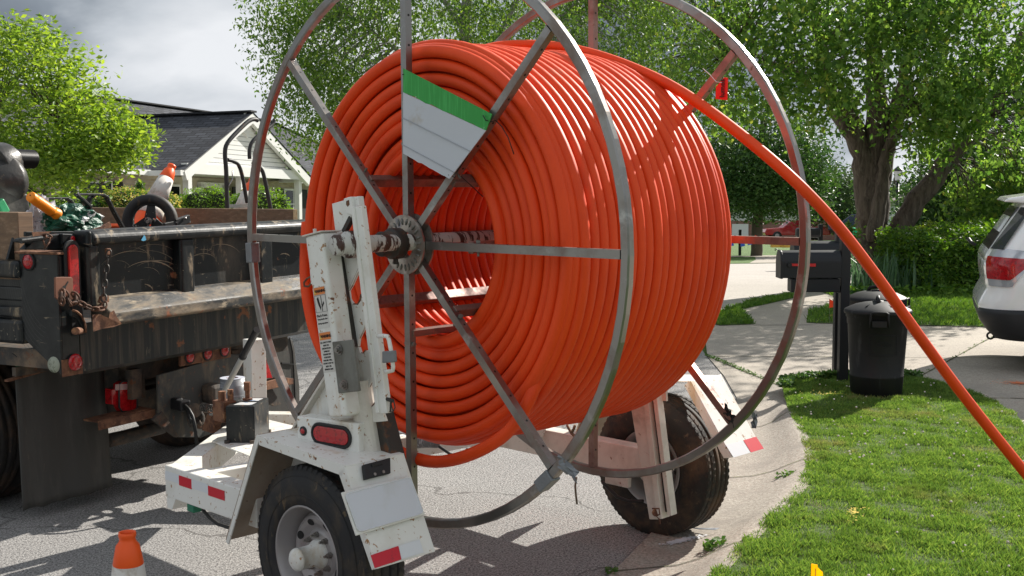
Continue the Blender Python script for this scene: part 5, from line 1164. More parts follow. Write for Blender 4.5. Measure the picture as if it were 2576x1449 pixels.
m_siding=rowmat('white_siding',(.72,.72,.70),(.74,.74,.72),(.34,.35,.35),40,.125,0,.010,.5,.8)
m_trim=mat('white_trim',(.72,.72,.70),.45); m_glass=mat('dark_window',(.012,.014,.016),.06,spec=.45); m_shut=mat('black_shutter',(.013,.013,.014),.6)
m_cream=mat('cream_soffit',(.48,.43,.34),.6)
def window(par,x,y,z,w_,h_,nx=2,ny=2,ax='x',sgn=-1,shutters=True,name='window'):
    """on a wall facing local -y (ax x)"""
    f=obj(name,MB().box(x-w_/2-.06,x+w_/2+.06,y-.05,y+.02,z-.06,z+h_+.06),m_trim,par)
    obj('pane',MB().box(x-w_/2,x+w_/2,y-.055,y-.045,z,z+h_),m_glass,f)
    mb=MB()
    for i in range(1,nx): mb.box(x-w_/2+w_*i/nx-.012,x-w_/2+w_*i/nx+.012,y-.065,y-.056,z,z+h_)
    for j in range(1,ny): mb.box(x-w_/2,x+w_/2,y-.066,y-.057,z+h_*j/ny-.015,z+h_*j/ny+.015)
    obj('muntin',mb,m_trim,f)
    if shutters:
        for s_ in(-1,1): obj('shutter',MB().box(x+s_*(w_/2+.27)-.19,x+s_*(w_/2+.27)+.19,y-.04,y,z-.05,z+h_+.05),m_shut,par)
house=thing('brick_house','single storey tan brick house with black shingle roof and white sided porch gable','house')
HR=math.radians(70); RM=Matrix.Rotation(TILT,4,'X')@Matrix.Rotation(HR,4,'Z')
Wg=5.7; ZE=2.62; 
hp_=D(472,416,30)-(RM@Vector((0,0,ZE))); place(house,hp_,HR)
YF=1.1; zr=1.49; RGY=4.7; ZR=ZE+2.1
uvplanes(obj('wall',MB().box(-13,0.9,YF+.25,8.2,-1,ZE-.1).box(.9,5.2,YF+.6,8.2,-1,ZE-.1).box(5.2,14.8,YF+.25,8.2,-1,ZE-.1),m_brick,house))
# gable pediment
gab=uvplanes(obj('gable',MB().prism([(.25,.10,ZE+.05),(Wg-.25,.10,ZE+.05),(Wg/2,.10,ZE+zr-.12)],(0,.1,0)),m_siding,house))
tm_=MB()
tm_.bar((-.28,-.05,ZE-.06),(Wg/2,-.05,ZE+zr+.02),.14,.24,(0,1,0)); tm_.bar((Wg+.28,-.05,ZE-.06),(Wg/2,-.05,ZE+zr+.02),.14,.24,(0,1,0))
tm_=MB()
for s_ in (0,1):
    a=Vector((-.30,-.12,ZE-.16)) if s_==0 else Vector((Wg+.30,-.12,ZE-.16)); b=Vector((Wg/2,-.12,ZE+zr+.03))
    tm_.prism([a,b,b+Vector((0,0,-.27)),a+Vector((.10 if s_==0 else -.10,0,-.22))],(0,.13,0))
tm_.box(-.05,Wg+.05,-.02,.16,ZE-.20,ZE+.06)
obj('fascia',tm_,m_trim,house)
obj('gable_vent',MB().prism([(Wg/2+a,.05,ZE+1.05+b) for a,b in ((-.2,0),(0,-.2),(.2,0),(.2,.35),(0,.55),(-.2,.35))],(0,.06,0)).box(Wg/2-.28,Wg/2+.28,.04,.08,ZE+.98,ZE+1.03),m_trim,house)
# porch columns, beam, porch ceiling, back wall, door
for x in (.12,Wg*.44,Wg-.12): obj('porch_column',MB().box(x-.085,x+.085,.02,.19,-.4,ZE-.2),m_trim,house,.01)
obj('porch_ceiling',MB().box(0,Wg,.05,YF+.6,ZE-.16,ZE-.12),m_trim,house)
obj('entry_wall',MB().box(.9,5.2,YF+.55,YF+.6,0,ZE-.2),m_cream,house)
window(house,1.1,YF+.53,.75,1.5,1.4,3,3,shutters=False); window(house,4.9,YF+.2,.75,1.0,1.4,2,3)
dr=obj('door',MB().box(2.9,3.8,YF+.45,YF+.52,.05,2.15),mat('door_brown',(.10,.05,.03),.5),house); obj('door_frame',MB().box(2.75,2.9,YF+.42,YF+.54,0,2.25).box(3.8,3.95,YF+.42,YF+.54,0,2.25).box(2.75,3.95,YF+.42,YF+.54,2.15,2.3),m_trim,dr)
window(house,-1.9,YF+.23,.75,1.15,1.4,2,2); window(house,-5.2,YF+.23,.75,1.5,1.4,3,2); window(house,-8.8,YF+.23,.75,1.5,1.4,3,2)
window(house,7.3,YF+.23,.9,.9,1.25,2,3)
# roofs
rf=MB(); o_=.35; a1,a2,bR=Vector((-.32,-.14,ZE-.12)),Vector((Wg+.32,-.14,ZE-.12)),Vector((Wg/2,-.14,ZE+zr+.06))
yb=YF+ (zr+.06)/((ZR-ZE)/(RGY-YF))
k_=(ZR-ZE)/(RGY-YF+.3)
def vz(y): return ZE-.1+(y-(YF-.1))*k_
yb=(YF-.1)+(bR.z-(ZE-.1))/k_
rf.add([a1,bR,(Wg/2,yb,bR.z),(-.32,YF-.1,a1.z)],[(0,1,2,3)]); rf.add([bR,a2,(Wg+.32,YF-.1,a2.z),(Wg/2,yb,bR.z)],[(0,1,2,3)])
E0,E1=-13.5,15.2
rf.add([(E0,YF-.1,ZE-.1),(-.32,YF-.1,ZE-.1),(Wg/2,yb,bR.z),(Wg/2,RGY,ZR),(E0+1,RGY,ZR)],[(0,1,2,3,4)])
rf.add([(Wg+.32,YF-.1,ZE-.1),(E1,YF-.1,ZE-.1),(E1-3.6,RGY,ZR),(Wg/2,RGY,ZR),(Wg/2,yb,bR.z)],[(0,1,2,3,4)])
rf.add([(E1,YF-.1,ZE-.1),(E1,8.4,ZE-.1),(E1-3.6,RGY,ZR)],[(0,1,2)]); rf.add([(E1,8.4,ZE-.1),(E0,8.4,ZE-.1),(E0+1,RGY,ZR),(E1-3.6,RGY,ZR)],[(0,1,2,3)])
roof=uvplanes(obj('roof',rf,m_shingle,house))
obj('ridge_cap',MB().bar((E0+1,RGY,ZR+.02),(E1-3.6,RGY,ZR+.02),.3,.04).bar((Wg/2,-.15,bR.z+.02),(Wg/2,yb,bR.z+.02),.3,.05).bar((E1,YF-.1,ZE-.08),(E1-3.6,RGY,ZR+.02),.25,.04),mat('ridge_black',(.018,.019,.022),.8),roof)
obj('gutter',MB().box(E0,-.3,YF-.24,YF-.1,ZE-.24,ZE-.11).box(Wg+.3,E1,YF-.24,YF-.1,ZE-.24,ZE-.11).box(-.44,-.30,-.1,YF-.1,ZE-.26,ZE-.13).box(Wg+.3,Wg+.44,-.1,YF-.1,ZE-.26,ZE-.13),m_trim,house)
obj('soffit',MB().box(E0,-.3,YF-.1,YF+.3,ZE-.22,ZE-.19).box(Wg+.3,E1,YF-.1,YF+.3,ZE-.22,ZE-.19).box(-.3,0,0,YF,ZE-.24,ZE-.21),m_cream,house)

# far houses
def simple_house(name,label,x,y,Y,w_,d_,h_,rh,rz,mw,mr,gar=None,gm=None):
    o=thing(name,label,'house'); P=D(x,y,Y); place(o,P,rz)
    wl=uvplanes(obj('wall',MB().box(-w_/2,w_/2,0,d_,-1.5,h_),mw,o)); g_=uvplanes(obj('gable',MB().prism([(-w_/2,.01,h_),(w_/2,.01,h_),(0,.01,h_+rh)],(0,.1,0)),gm or m_siding,o))
    r_=MB(); e=.5
    for s_ in(-1,1): r_.add([(s_*(w_/2+e),-e,h_-e*rh/(w_/2)),(0,-e,h_+rh),(0,d_+e,h_+rh),(s_*(w_/2+e),d_+e,h_-e*rh/(w_/2))],[(0,1,2,3)])
    so=uvplanes(obj('roof',r_,mr,o)); s=so.modifiers.new('thickness','SOLIDIFY'); s.thickness=.15
    if gar: 
        gd=obj('garage_door',MB().box(gar[0],gar[1],-.06,.0,-.2,gar[2]),m_trim,o)
    return o
m_greyroof=rowmat('brown_shingles',(.13,.10,.09),(.17,.14,.12),(.08,.07,.06),.32,.2)
m_whitebrick=mat('white_wall',(.62,.63,.62),.7)
h1=simple_house('white_garage','small white gabled house with a round vent beyond the big trunk',2277,552,82,3.1,6,1.0,.62,math.radians(-12),m_whitebrick,m_greyroof,(-.9,.9,.75))
h1.scale=(1,1,1)
obj('round_vent',MB().cyl((0,-.03,1.35),(0,-.0,1.35),.10,16),m_shut,h1); obj('side_window',MB().box(1.56,1.6,1.2,2.0,.0,.7),m_shut,h1)
h2=simple_house('red_brick_house','red brick house with a grey brown roof partly behind the orange pipe',2068,548,122,6.4,8,.9,2.7,math.radians(-13),m_brick2,m_greyroof,(.4,1.9,.35))
obj('side_bay',MB().box(2.6,3.4,1,4,-1,.35),m_brick2,h2); obj('bay_roof',MB().prism([(2.5,.8,.35),(3.7,.8,.30),(2.5,.8,.75)],(0,3.4,0)),m_greyroof,h2)
h3=simple_house('distant_brick_house','low red brick house front shaded behind the leafy tree and red pickup',1950,586,118,16,10,1.2,2.2,math.radians(-10),m_brick2,m_greyroof)
obj('white_garage_door',MB().box(-4.2,-2.6,-.1,0,-1.5,.9),m_trim,h3)

# ================================================================ TREES AND PLANTS
m_bark=mat('maple_bark',(.125,.10,.08),.9,layers=[((.055,.042,.034),(14,14,2.2),.42,.62),((.17,.145,.115),(20,20,4),.55,.7)],bump=[((18,18,2.5),.9,.05)])
m_twig=mat('twig_bark',(.09,.075,.055),.9); m_birch=mat('birch_bark',(.30,.29,.27),.8,layers=[((.06,.05,.05),(3,3,14),.6,.65)])
LEAF4=np.array([(-.5,0,0),(0,.28,.04),(.5,0,-.02),(0,-.28,.04)])
LEAFM=np.array([(-.45,0,0),(-.22,.20,.02),(.12,.44,-.06),(.20,.17,.0),(.60,.0,-.10),(.20,-.17,.0),(.12,-.44,-.06),(-.22,-.20,.02)])
def leaves(name,C,size,m,par,seed,shape=LEAF4,droop=.3,flat=.6):
    g=np.random.default_rng(seed); k=len(C); u=g.normal(size=(k,3)); u[:,2]=u[:,2]*.5-droop; u/=np.linalg.norm(u,axis=1)[:,None]
    n_=g.normal(size=(k,3)); n_[:,2]=n_[:,2]*.7+flat; n_-=u*(n_*u).sum(1)[:,None]; n_/=np.linalg.norm(n_,axis=1)[:,None]; b=np.cross(n_,u); s=size*g.uniform(.55,1.3,k); b=b*g.uniform(.4,1.05,k)[:,None]
    P=shape; v=(C[:,None,:]+s[:,None,None]*(P[None,:,0:1]*u[:,None,:]+P[None,:,1:2]*b[:,None,:]+P[None,:,2:3]*n_[:,None,:])).reshape(-1,3)
    return np_obj(name,v,np.arange(len(v)).reshape(-1,len(P)),m,par)
def leafmat(name,c,isl=.35,tr=.45,rough=.45): return mat(name,c,rough,island=isl,trans=tr,spec=.35)
m_lf_l=leafmat('bright_leaf',(.17,.27,.040),.35,.5); m_lf_b=leafmat('birch_leaf',(.11,.20,.035),.4,.42); m_lf_m=leafmat('maple_leaf',(.105,.20,.038),.38,.5); m_lf_y=leafmat('young_maple_leaf',(.21,.26,.05),.3,.5)
m_lf_d=leafmat('dark_leaf',(.045,.105,.022),.4,.3); m_lf_e=leafmat('evergreen_leaf',(.018,.045,.014),.4,.15); m_lf_h=leafmat('hedge_leaf',(.085,.18,.022),.45,.35); m_lf_far=leafmat('distant_leaf',(.055,.10,.032),.35,.25)
def tree(name,label,base,limbs,blobs,ncl,per,size,m,bark,seed,shape=LEAF4,rc=.35,droop=.3,extra=None,twig=.012,group=None,surf=.55,holes=()):
    """limbs: list of (points, r0, r1) in metres from base; blobs: (cx,cy,cz,rx,ry,rz,weight) world offsets from base"""
    t=thing(name,label,'tree',base,0,group); g=np.random.default_rng(seed); base=Vector(base)
    mb=MB(); lp=[]
    for P,r0,r1 in limbs:
        Q=smooth(resample3(P,22),1); L_=len(Q); rr=[r0+(r1-r0)*i/(L_-1) for i in range(L_)]
        Q=[q+Vector((g.normal(),g.normal(),0))*rr[i]*.12 for i,q in enumerate(Q)]
        mb.tube(Q,rr,12); lp+=[(q,rr[i]) for i,q in enumerate(Q) if i>8]
    W_=np.array([b[6] for b in blobs],float); W_/=W_.sum(); C=[]
    for i in g.choice(len(blobs),ncl,p=W_):
        b=blobs[i]; d=g.normal(size=3); d/=np.linalg.norm(d); d*= g.uniform(surf,1.02)**.6; q=(b[0]+d[0]*b[3],b[1]+d[1]*b[4],b[2]+d[2]*b[5])
        if holes:
            W=base+Vector(q)-CO; c_,s_=math.cos(PITCH),math.sin(PITCH); dd=W.y*c_-W.z*s_; sx,sy=1288+F*W.x/dd,724.5-F*(W.y*s_+W.z*c_)/dd
            if any(x0<sx<x1 and y0<sy<y1 and g.random()<pr for x0,y0,x1,y1,pr in holes): continue
        C.append(q)
    C=np.array(C)
    LP=np.array([tuple(q) for q,_ in lp]) if lp else np.zeros((1,3))
    tw=MB()
    for c in C[::2]:
        j=np.argmin(((LP-c)**2).sum(1)+.6*np.maximum(0,LP[:,2]-c[2]+.2)); p=Vector(LP[j]); q=Vector(c); mdd=p.lerp(q,.5)+Vector((g.normal()*.1,g.normal()*.1,.12)); L_=(q-p).length
        tw.tube([p,mdd,q],[twig*(.8+L_*.5),twig*.8,twig*.3],5,caps=False)
    if mb.v: obj('trunk',mb,bark,t)
    if tw.v: obj('twig',tw,m_twig if bark is not m_birch else bark,t)
    k=len(C)*per; off=np.clip(g.normal(size=(k,3)),-1.7,1.7)*np.array([rc,rc,rc*.75]); pos=np.repeat(C,per,0)+off
    if droop>.6: pos[:,2]-=np.clip(np.abs(g.normal(size=k)),0,1.5)*rc*1.1; 
    sel=g.random(k)
    leaves('crown',pos,size,m,t,seed,shape,droop)
    if extra: 
        e=pos[sel<extra[1]]; leaves('young_foliage',e+g.normal(size=e.shape)*.06+np.array([0,-.05,.08]),size*1.05,extra[0],t,seed+1,shape,droop)
    return t
def rel(base,x,y,Y): return D(x,y,Y)-Vector(base)
def bl(base,x,y,Y,r,w_=1,rz=None,ry=None): p=rel(base,x,y,Y); return (p.x,p.y,p.z,r,ry or r,rz or r,w_)
# bright tree in front of the house at the left
b=(-8.1,20.2,-.05); b=Vector(b)
tree('young_tree','bright yellow green small tree in front of the brick house at the left edge',b,
 [([(0,0,0),(.1,0,.7),(-.3,.1,1.8),(-.6,.2,3.2)],.07,.02),([(0,0,.1),(.35,0,.9),(.9,.1,1.7),(1.5,.1,2.3)],.05,.012),([(0,0,.1),(-.4,.1,1.0),(-1.2,.0,2.2)],.05,.015),([(.05,0,.3),(.2,-.1,1.5),(.5,-.1,3.0)],.05,.012)],
 [bl(b,40,260,20.2,1.45,3,1.3),bl(b,-60,330,20.2,1.2,1),bl(b,170,310,19.9,.95,1.6,.8),bl(b,250,350,19.8,.75,1.2,.45),bl(b,90,400,20,1.0,1.4,.6),bl(b,60,140,20.3,.75,1,.55),bl(b,325,350,19.7,.38,.45,.2),bl(b,200,420,19.6,.6,.5,.3),bl(b,20,450,20.3,.5,.3,.25)],
 400,50,.115,m_lf_l,m_twig,21,rc=.20,droop=.1)
# birch behind the reel
b=Vector((-.6,18.,0))
tree('birch_tree','fine leaved birch tree rising behind the orange coil',b,
 [([(0,0,0),(.1,0,2),(-.1,0,4),(.2,.1,6.5),(.4,0,9)],.13,.03),([(0,0,2.5),(-.8,0,3.6),(-1.8,0,4.4)],.05,.012),([(0,0,2.8),(1.0,.1,4.0),(2.0,.2,5)],.05,.012),([(0,0,4),(-.9,.1,5.4),(-1.6,.2,6.6)],.05,.012),([(.1,0,3.5),(.9,-.2,5),(1.4,-.2,6.5)],.05,.012)],
 [bl(b,1010,130,18,1.7,3,1.5),bl(b,830,60,18,1.1,1.6,.8),bl(b,800,230,17.8,.62,.9,.7),bl(b,740,130,17.8,.45,.35,.4),bl(b,1240,20,18,1.7,2.6,1.2),bl(b,1000,-160,18,2.2,2,1.2),bl(b,1420,100,18.2,1.6,2.4,1.2),bl(b,720,10,17.9,.5,.35,.3),bl(b,1620,150,18.6,1.3,1.8,1.3),bl(b,900,300,17.6,.6,.3,.5),bl(b,1450,-150,18.5,2,1,1)],
 1050,62,.072,m_lf_b,m_birch,31,rc=.21,droop=1.0,twig=.007)
# large silver maple at the right
b=Vector(tuple(G(2205,705,.05)))
Rm=b.y
def rl(x,y,Y=None): return tuple(rel(b,x,y,Y or Rm))
tree('maple_tree','large spreading maple with a thick forked trunk beside the driveway',b,
 [([rl(2205,725),rl(2200,640),rl(2190,540),rl(2175,420),rl(2150,330),rl(2125,230)],.35,.14),
  ([rl(2195,560),rl(2200,440),rl(2205,330),rl(2200,150),rl(2190,0)],.30,.10),
  ([rl(2200,480),rl(2235,350),rl(2270,230),rl(2290,90)],.24,.08),
  ([rl(2232,640),rl(2255,590),rl(2320,490),rl(2400,385),rl(2470,310),rl(2530,210),rl(2590,60)],.22,.11),
  ([rl(2150,350),rl(2100,270),rl(2065,120),rl(2040,-60)],.16,.07),([rl(2080,200),rl(2010,190),rl(1940,160),rl(1850,110)],.09,.03),([rl(2510,230),rl(2470,110),rl(2440,20)],.07,.03),([rl(2576,150),rl(2500,140),rl(2440,170)],.04,.02),([rl(2195,600,Rm-.35),rl(2215,500,Rm-.38),rl(2225,420,Rm-.35),rl(2260,300,Rm-.3)],.15,.09)],
 [bl(b,1620,120,21.5,1.7,1.6),bl(b,1800,60,21,1.8,2.2),bl(b,1960,120,20.5,1.7,2.4,1.5),bl(b,2120,60,20,1.8,3,1.4),bl(b,2060,200,20.3,.8,.8,.6),bl(b,2300,120,20,1.7,3.2,1.5),bl(b,2330,250,20.8,.9,.9,.5),bl(b,2470,80,20,1.6,2.4,1.6),bl(b,2560,240,20,1.2,1.5,1.2),bl(b,2400,330,21,.7,.7,.5),bl(b,2500,450,24,.95,1.3,.6),bl(b,2580,390,23.5,.8,1,.7),bl(b,2420,500,24,.4,.4,.35),bl(b,2010,-120,20.5,3,1.6,1.5),bl(b,2400,-120,20,3,1.6,1.5),bl(b,2340,400,21.5,.32,.25,.3)],
 1250,30,.13,m_lf_m,m_bark,41,shape=LEAFM,rc=.25,droop=.75,extra=(m_lf_y,.03),twig=.012,surf=.35,holes=[(2105,90,2330,330,.72),(2110,290,2290,720,.95),(2060,370,2345,640,.95),(2235,480,2350,660,.95),(2300,390,2420,520,.9),(2370,300,2490,420,.88),(2460,190,2560,330,.8),(2520,90,2600,220,.6),(1500,-50,1760,260,.42),(1760,0,2100,260,.25),(1850,260,2110,640,.93)])
# leafy suckers up the trunk
sk_=thing('trunk_creeper','pale green leafy shoots climbing the left side of the maple trunk','plant',D(2135,700,Rm-.6))
g=np.random.default_rng(3); pts=np.array([tuple(D(2140+14*g.normal(),690-150*t*g.uniform(.7,1),Rm-.6)-sk_.location) for t in np.linspace(0,1,420)]); leaves('leaves',pts,.10,m_lf_m,sk_,5,LEAFM,.2)
# darker trees behind
def bigtree(name,label,x,y0,Y,blobs,ncl,per,size,m,seed,rc=.6,trunk=.25,group=None,droop=.4,holes=()):
    b=D(x,y0,Y); return tree(name,label,b,[([(0,0,-1),(0,0,2),(.2,0,5)],trunk,trunk*.5),([(0,0,1.5),(1.2,0,3.5)],trunk*.5,.05),([(0,0,1.5),(-1.2,.3,3.5)],trunk*.5,.05)],[bl(b,*q) for q in blobs],ncl,per,size,m,m_twig,seed,rc=rc,droop=droop,group=group,holes=holes)
bigtree('shade_tree','dense dark green tree with low hanging branches above the red pickup',1905,625,46,
 [(1890,400,46,2.5,2.6,2.4),(1960,440,45,1.9,2.4,1.5),(1830,440,46,2.2,2.2,1.3),(2030,500,45.5,1.0,1.0,1.0),(2060,390,46,.9,.6,1.2)],560,75,.17,m_lf_d,51,rc=.5,holes=[(1800,528,2120,700,1),(2055,300,2150,560,.8)])
bt_=[]
for i,(x,y0,Y,r,h,mm,lab_) in enumerate(((2095,560,105,3.2,3.2,m_lf_far,'distant round tree left of the maple trunk behind the brick house'),(2150,560,120,3.2,2.8,m_lf_far,'distant tree right of the brick house roof beside the maple trunk'),(2310,548,110,3.2,1.7,m_lf_far,'tall distant tree behind the white gabled house'),(2245,556,125,3.,2.5,m_lf_far,'distant pale tree in the gap right of the maple trunk'))):
    bigtree('distant_tree',lab_,x,y0,Y,[(x,y0-h*3000/Y*.62,Y,r,1,h*.6),(x+12,y0-h*3000/Y*1.1,Y,r*.6,.5,h*.35),(x-14,y0-h*3000/Y*.4,Y,r*.9,.6,h*.3)],130,70,.34,mm,60+i,rc=.7,group='distant trees at the end of the street')
# evergreens behind the hedge
for i,(x,Y,r,h,lab_) in enumerate(((2405,27,1.7,2.9,'dark evergreen behind the hedge, left of the white car'),(2565,27,1.7,4.3,'tall black green evergreen rising behind the white car'),(2680,27,2.2,4.8,'dark evergreen at the right edge beyond the white car'))):
    b=D(x,700,Y); b.z=-.2
    tree('evergreen_tree',lab_,b,[([(0,0,0),(0,0,h*.5),(0,0,h*.9)],.15,.04)],[(0,0,h*.25,r,r,h*.24,2),(0,0,h*.5,r*.8,r*.8,h*.25,1.6),(0,0,h*.78,r*.5,r*.5,h*.2,.9)],330,80,.12,m_lf_e if i else m_lf_d,m_twig,70+i,rc=.3,droop=.5,surf=.2,group='evergreens behind the hedge')
# shrubs: leaf shells over lumpy volumes
def shrub(name,label,blobs,n_,size,m,seed,flowers=None,group=None,twigs=True,shape=LEAF4):
    x,y,Y=blobs[0][0],blobs[0][1],blobs[0][2]; b=D(x,y,Y); t=thing(name,label,'shrub',b,0,group); g=np.random.default_rng(seed); W_=np.array([q[3]**2 for q in blobs]);W_/=W_.sum(); P=[]
    for i in g.choice(len(blobs),n_,p=W_):
        q=blobs[i]; c=D(q[0],q[1],q[2])-b; d=g.normal(size=3); d/=np.linalg.norm(d); lump_=1+.13*math.sin(5*d[0]+i)*math.sin(6*d[2]+i*2)+.08*math.sin(11*d[0]+9*d[2]); rr=g.uniform(.72,1.03)*lump_
        P.append((c.x+d[0]*q[3]*rr,c.y+d[1]*(q[5] if len(q)>5 else q[3])*rr,c.z+d[2]*q[4]*rr))
    P=np.array(P); leaves('foliage',P,size,m,t,seed,shape,-.3,.5)
    if flowers: leaves('flowers',P[:int(n_*flowers[1])]*1.03,size*1.1,flowers[0],t,seed+9,shape,0)
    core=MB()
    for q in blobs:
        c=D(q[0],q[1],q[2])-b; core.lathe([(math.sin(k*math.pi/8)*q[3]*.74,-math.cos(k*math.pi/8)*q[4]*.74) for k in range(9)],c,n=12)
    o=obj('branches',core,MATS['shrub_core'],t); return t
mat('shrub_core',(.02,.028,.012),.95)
m_sh=leafmat('shrub_leaf',(.13,.25,.03),.3,.35); m_fl=leafmat('yellow_blossom',(.62,.52,.14),.2,.3)
shrub('round_shrub','bright green round shrub before the porch, left one right of the leaning cone',[(505,508,27.9,0.55,0.33),(470,520,27.9,0.44,0.26),(552,508,27.9,0.40,0.33),(530,500,28.1,0.37,0.33)],5200,.06,m_sh,81)
shrub('round_shrub','bright green shrub before the porch at the right, seen through the bent tubes',[(655,515,27.2,0.62,0.46),(610,520,27.2,0.37,0.29),(705,520,27.2,0.26,0.29),(640,492,27.2,0.26,0.29)],5200,.06,m_sh,82)
shrub('flowering_shrub','yellow flowered shrub in front of the house beside the small tyre',[(330,505,27.2,0.62,0.31),(280,510,27.2,0.44,0.26),(400,512,27.2,0.51,0.29),(252,520,27.2,0.29,0.22)],6000,.07,leafmat('honeysuckle_leaf',(.11,.20,.03),.3,.35),83,(m_fl,.42))
shrub('dark_shrub','dark green low shrub below the house window at the left',[(175,520,26.8,0.55,0.26),(120,525,26.8,0.51,0.22),(225,520,26.8,0.37,0.26)],3600,.08,m_lf_h,84)
shrub('small_conifer','small pointed green conifer between yellow shrub and porch',[(352,478,28.7,0.13,0.26),(352,500,28.7,0.19,0.22)],700,.07,m_lf_h,85)
# clipped hedge and low yews
def hedge(name,label,P0,P1,dep,h,n_,size,m,seed):
    P0=Vector(P0);P1=Vector(P1); t=thing(name,label,'hedge',(P0.x,P0.y,0)); g=np.random.default_rng(seed); d=(P1-P0); L_=d.length; d.normalize(); e=Vector((-d.y,d.x,0)); P=[]
    for _ in range(n_):
        u=g.uniform(0,L_); f=g.integers(0,4); lum=.10*math.sin(u*3.1+seed)+.06*math.sin(u*7.7)
        if f<2: q=(u,0-abs(g.normal()*.05)-lum*.6-.05,g.uniform(0,h+lum))
        elif f==2: q=(u,g.uniform(0,dep),h+lum+g.normal()*.04)
        else: q=((0 if g.random()<.5 else L_)+g.normal()*.05,g.uniform(0,dep),g.uniform(0,h))
        p=d*q[0]+e*q[1]; P.append((p.x,p.y,q[2]+g.normal()*.03))
    leaves('foliage',np.array(P),size,m,t,seed,LEAF4,-.4,.3)
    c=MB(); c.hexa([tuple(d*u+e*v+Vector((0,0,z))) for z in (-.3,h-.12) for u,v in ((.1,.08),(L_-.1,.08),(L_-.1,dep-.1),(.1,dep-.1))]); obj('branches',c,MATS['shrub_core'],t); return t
ha=G(2325,738,.05); hb=G(2700,726,.05)
hedge('clipped_hedge','dark green clipped hedge running behind the lawn to the white car',(ha.x,ha.y+.35,0),(hb.x+2,hb.y+.4,0),1.5,1.0,24000,.085,m_lf_h,91)
shrub('yellow_green_shrub','lighter green low shrub between the maple trunk and the dark hedge',[(2302,612,23.3,.32,.32,.4),(2335,604,23.5,.36,.36,.4),(2284,648,23,.2,.28)],3600,.07,leafmat('yew_leaf',(.15,.23,.03),.3,.3),92)
shrub('barberry_shrub','small reddish shrub under the lighter shrub beside the trunk',[(2290,660,22.8,.4,.25),(2320,650,22.8,.3,.25)],1600,.06,leafmat('red_leaf',(.14,.05,.03),.3,.3),94)
# irises
ir=thing('iris_bed','clump of long arching grey green iris leaves at the foot of the maple','plant',tuple(G(2230,735,.05)))
g=np.random.default_rng(8); mb=MB()
for i in range(260):
    x=g.uniform(2118,2345); q=G(x,735+g.uniform(-18,4),.05)-ir.location; hgt=g.uniform(.35,.85)*(1 if 2150<x<2335 else .75); a=g.uniform(0,6.28); w_=.017; ln=g.uniform(.08,.55)*hgt; side_=Vector((-math.sin(a),math.cos(a),0))*w_
    P=[q+Vector((math.cos(a),math.sin(a),0))*ln*t*t+Z_*(hgt*(t-.25*t*t*t*(ln/hgt)*2)) for t in (0,.35,.7,1)]; sc=(1,.95,.6,.08)
    vs=[]
    for p_,s_ in zip(P,sc): vs+=[p_-side_*s_,p_+side_*s_]
    mb.add(vs,[(0,1,3,2),(2,3,5,4),(4,5,7,6)])
obj('leaves',mb,leafmat('iris_leaf',(.075,.15,.07),.3,.25),ir)
sb=MB()
for i in range(400):
    x=g.uniform(2110,2600); q=G(x,737+g.uniform(-6,5),.05); leafy(q.x,q.y,.04,.15,2,.14,sb,g,.05)
kind(obj('bed_ground_cover',sb,m_lf_h),'stuff','low leafy ground cover along the foot of the hedge and iris bed','ground cover')
# lighter evergreen hedge pieces far right/back: keep the hills closed with a far wood
wd=np.random.default_rng(12); P=[]
for _ in range(30000):
    a=wd.uniform(-.62,.62); r_=165+wd.uniform(-6,10); h_=(5.4+1.4*math.sin(a*37)+1.0*math.sin(a*91+1)+.7*math.sin(a*177)); P.append((r_*math.sin(a),r_*math.cos(a),-6.6+(h_+.6)*wd.random()**.7))
kind(leaves('far_wood',np.array(P),1.15,m_lf_far,None,13),'stuff','continuous line of distant trees along the horizon','woodland')

# ================================================================ MAILBOXES
m_mail=mat('mailbox_black',(.010,.0115,.014),.45,spec=.35,bump=(30,.1,.004),layers=[((.08,.08,.08),40,.72,.75)])
mp_=G(2119,955,.10); YM=mp_.y
def mailbox(post,label,s,paper=True):
    t=thing('mailbox',label,'mailbox',(post[0],post[1],post[2]))
    obj('post',MB().box(-.042,.042,-.042,.042,-.1,1.29),m_mail,t,.004)
    w2=.10; L0,L1=-.585,-.055; z0,zt_=.94,1.075
    pr=[(-w2,z0),(w2,z0),(w2,zt_)]+[(w2*math.cos(a),zt_+w2*1.12*math.sin(a)) for a in np.linspace(.15,math.pi-.15,11)]+[(-w2,zt_)]
    bx=obj('box',MB().prism([(L0,y,z) for y,z in pr],(L1-L0,0,0)),m_mail,t,.004)
    pr2=[(y*1.04,z0-.006 if z==z0 else z+.005) for y,z in pr]; obj('door',MB().prism([(L0-.018,y,z) for y,z in pr2],(.022,0,0)),m_mail,bx,.004)
    obj('door_pull',MB().tube([(L0-.02,0,1.19),(L0-.05,0,1.20),(L0-.045,0,1.18)],.005,6),m_mail,bx)
    obj('flag',MB().bar((-.52,-w2-.008,1.062),(-.35,-w2-.008,1.058),.008,.022,(0,0,1)).box(-.35,-.29,-w2-.012,-w2-.004,1.045,1.072),mat('flag_red',(.5,.02,.02),.5) if 'flag_red' not in MATS else MATS['flag_red'],bx)
    obj('flag_pivot',MB().cyl((-.525,-w2,1.06),(-.525,-w2-.02,1.06),.02,14),m_mail,bx)
    if paper: obj('paper_box',MB().prism([(-.50,-.08,.81),(-.50,.08,.81),(-.50,.08,.93),(-.50,-.08,.93)],(.44,0,0)),m_mail,t,.008)
    obj('bracket',MB().box(-.06,-.03,-.02,.02,.80,.86).box(-.06,-.03,-.02,.02,.95,1.0),m_mail,t)
    return t
mailbox(mp_,'black mailbox with red flag and paper box on a black post beside the bins',1)
q=G(2150,938,.10)
mb2=thing('mailbox','second black mailbox standing just behind the nearer mailbox','mailbox',(D(2112,600,11.6).x-.04,11.6,-.03))
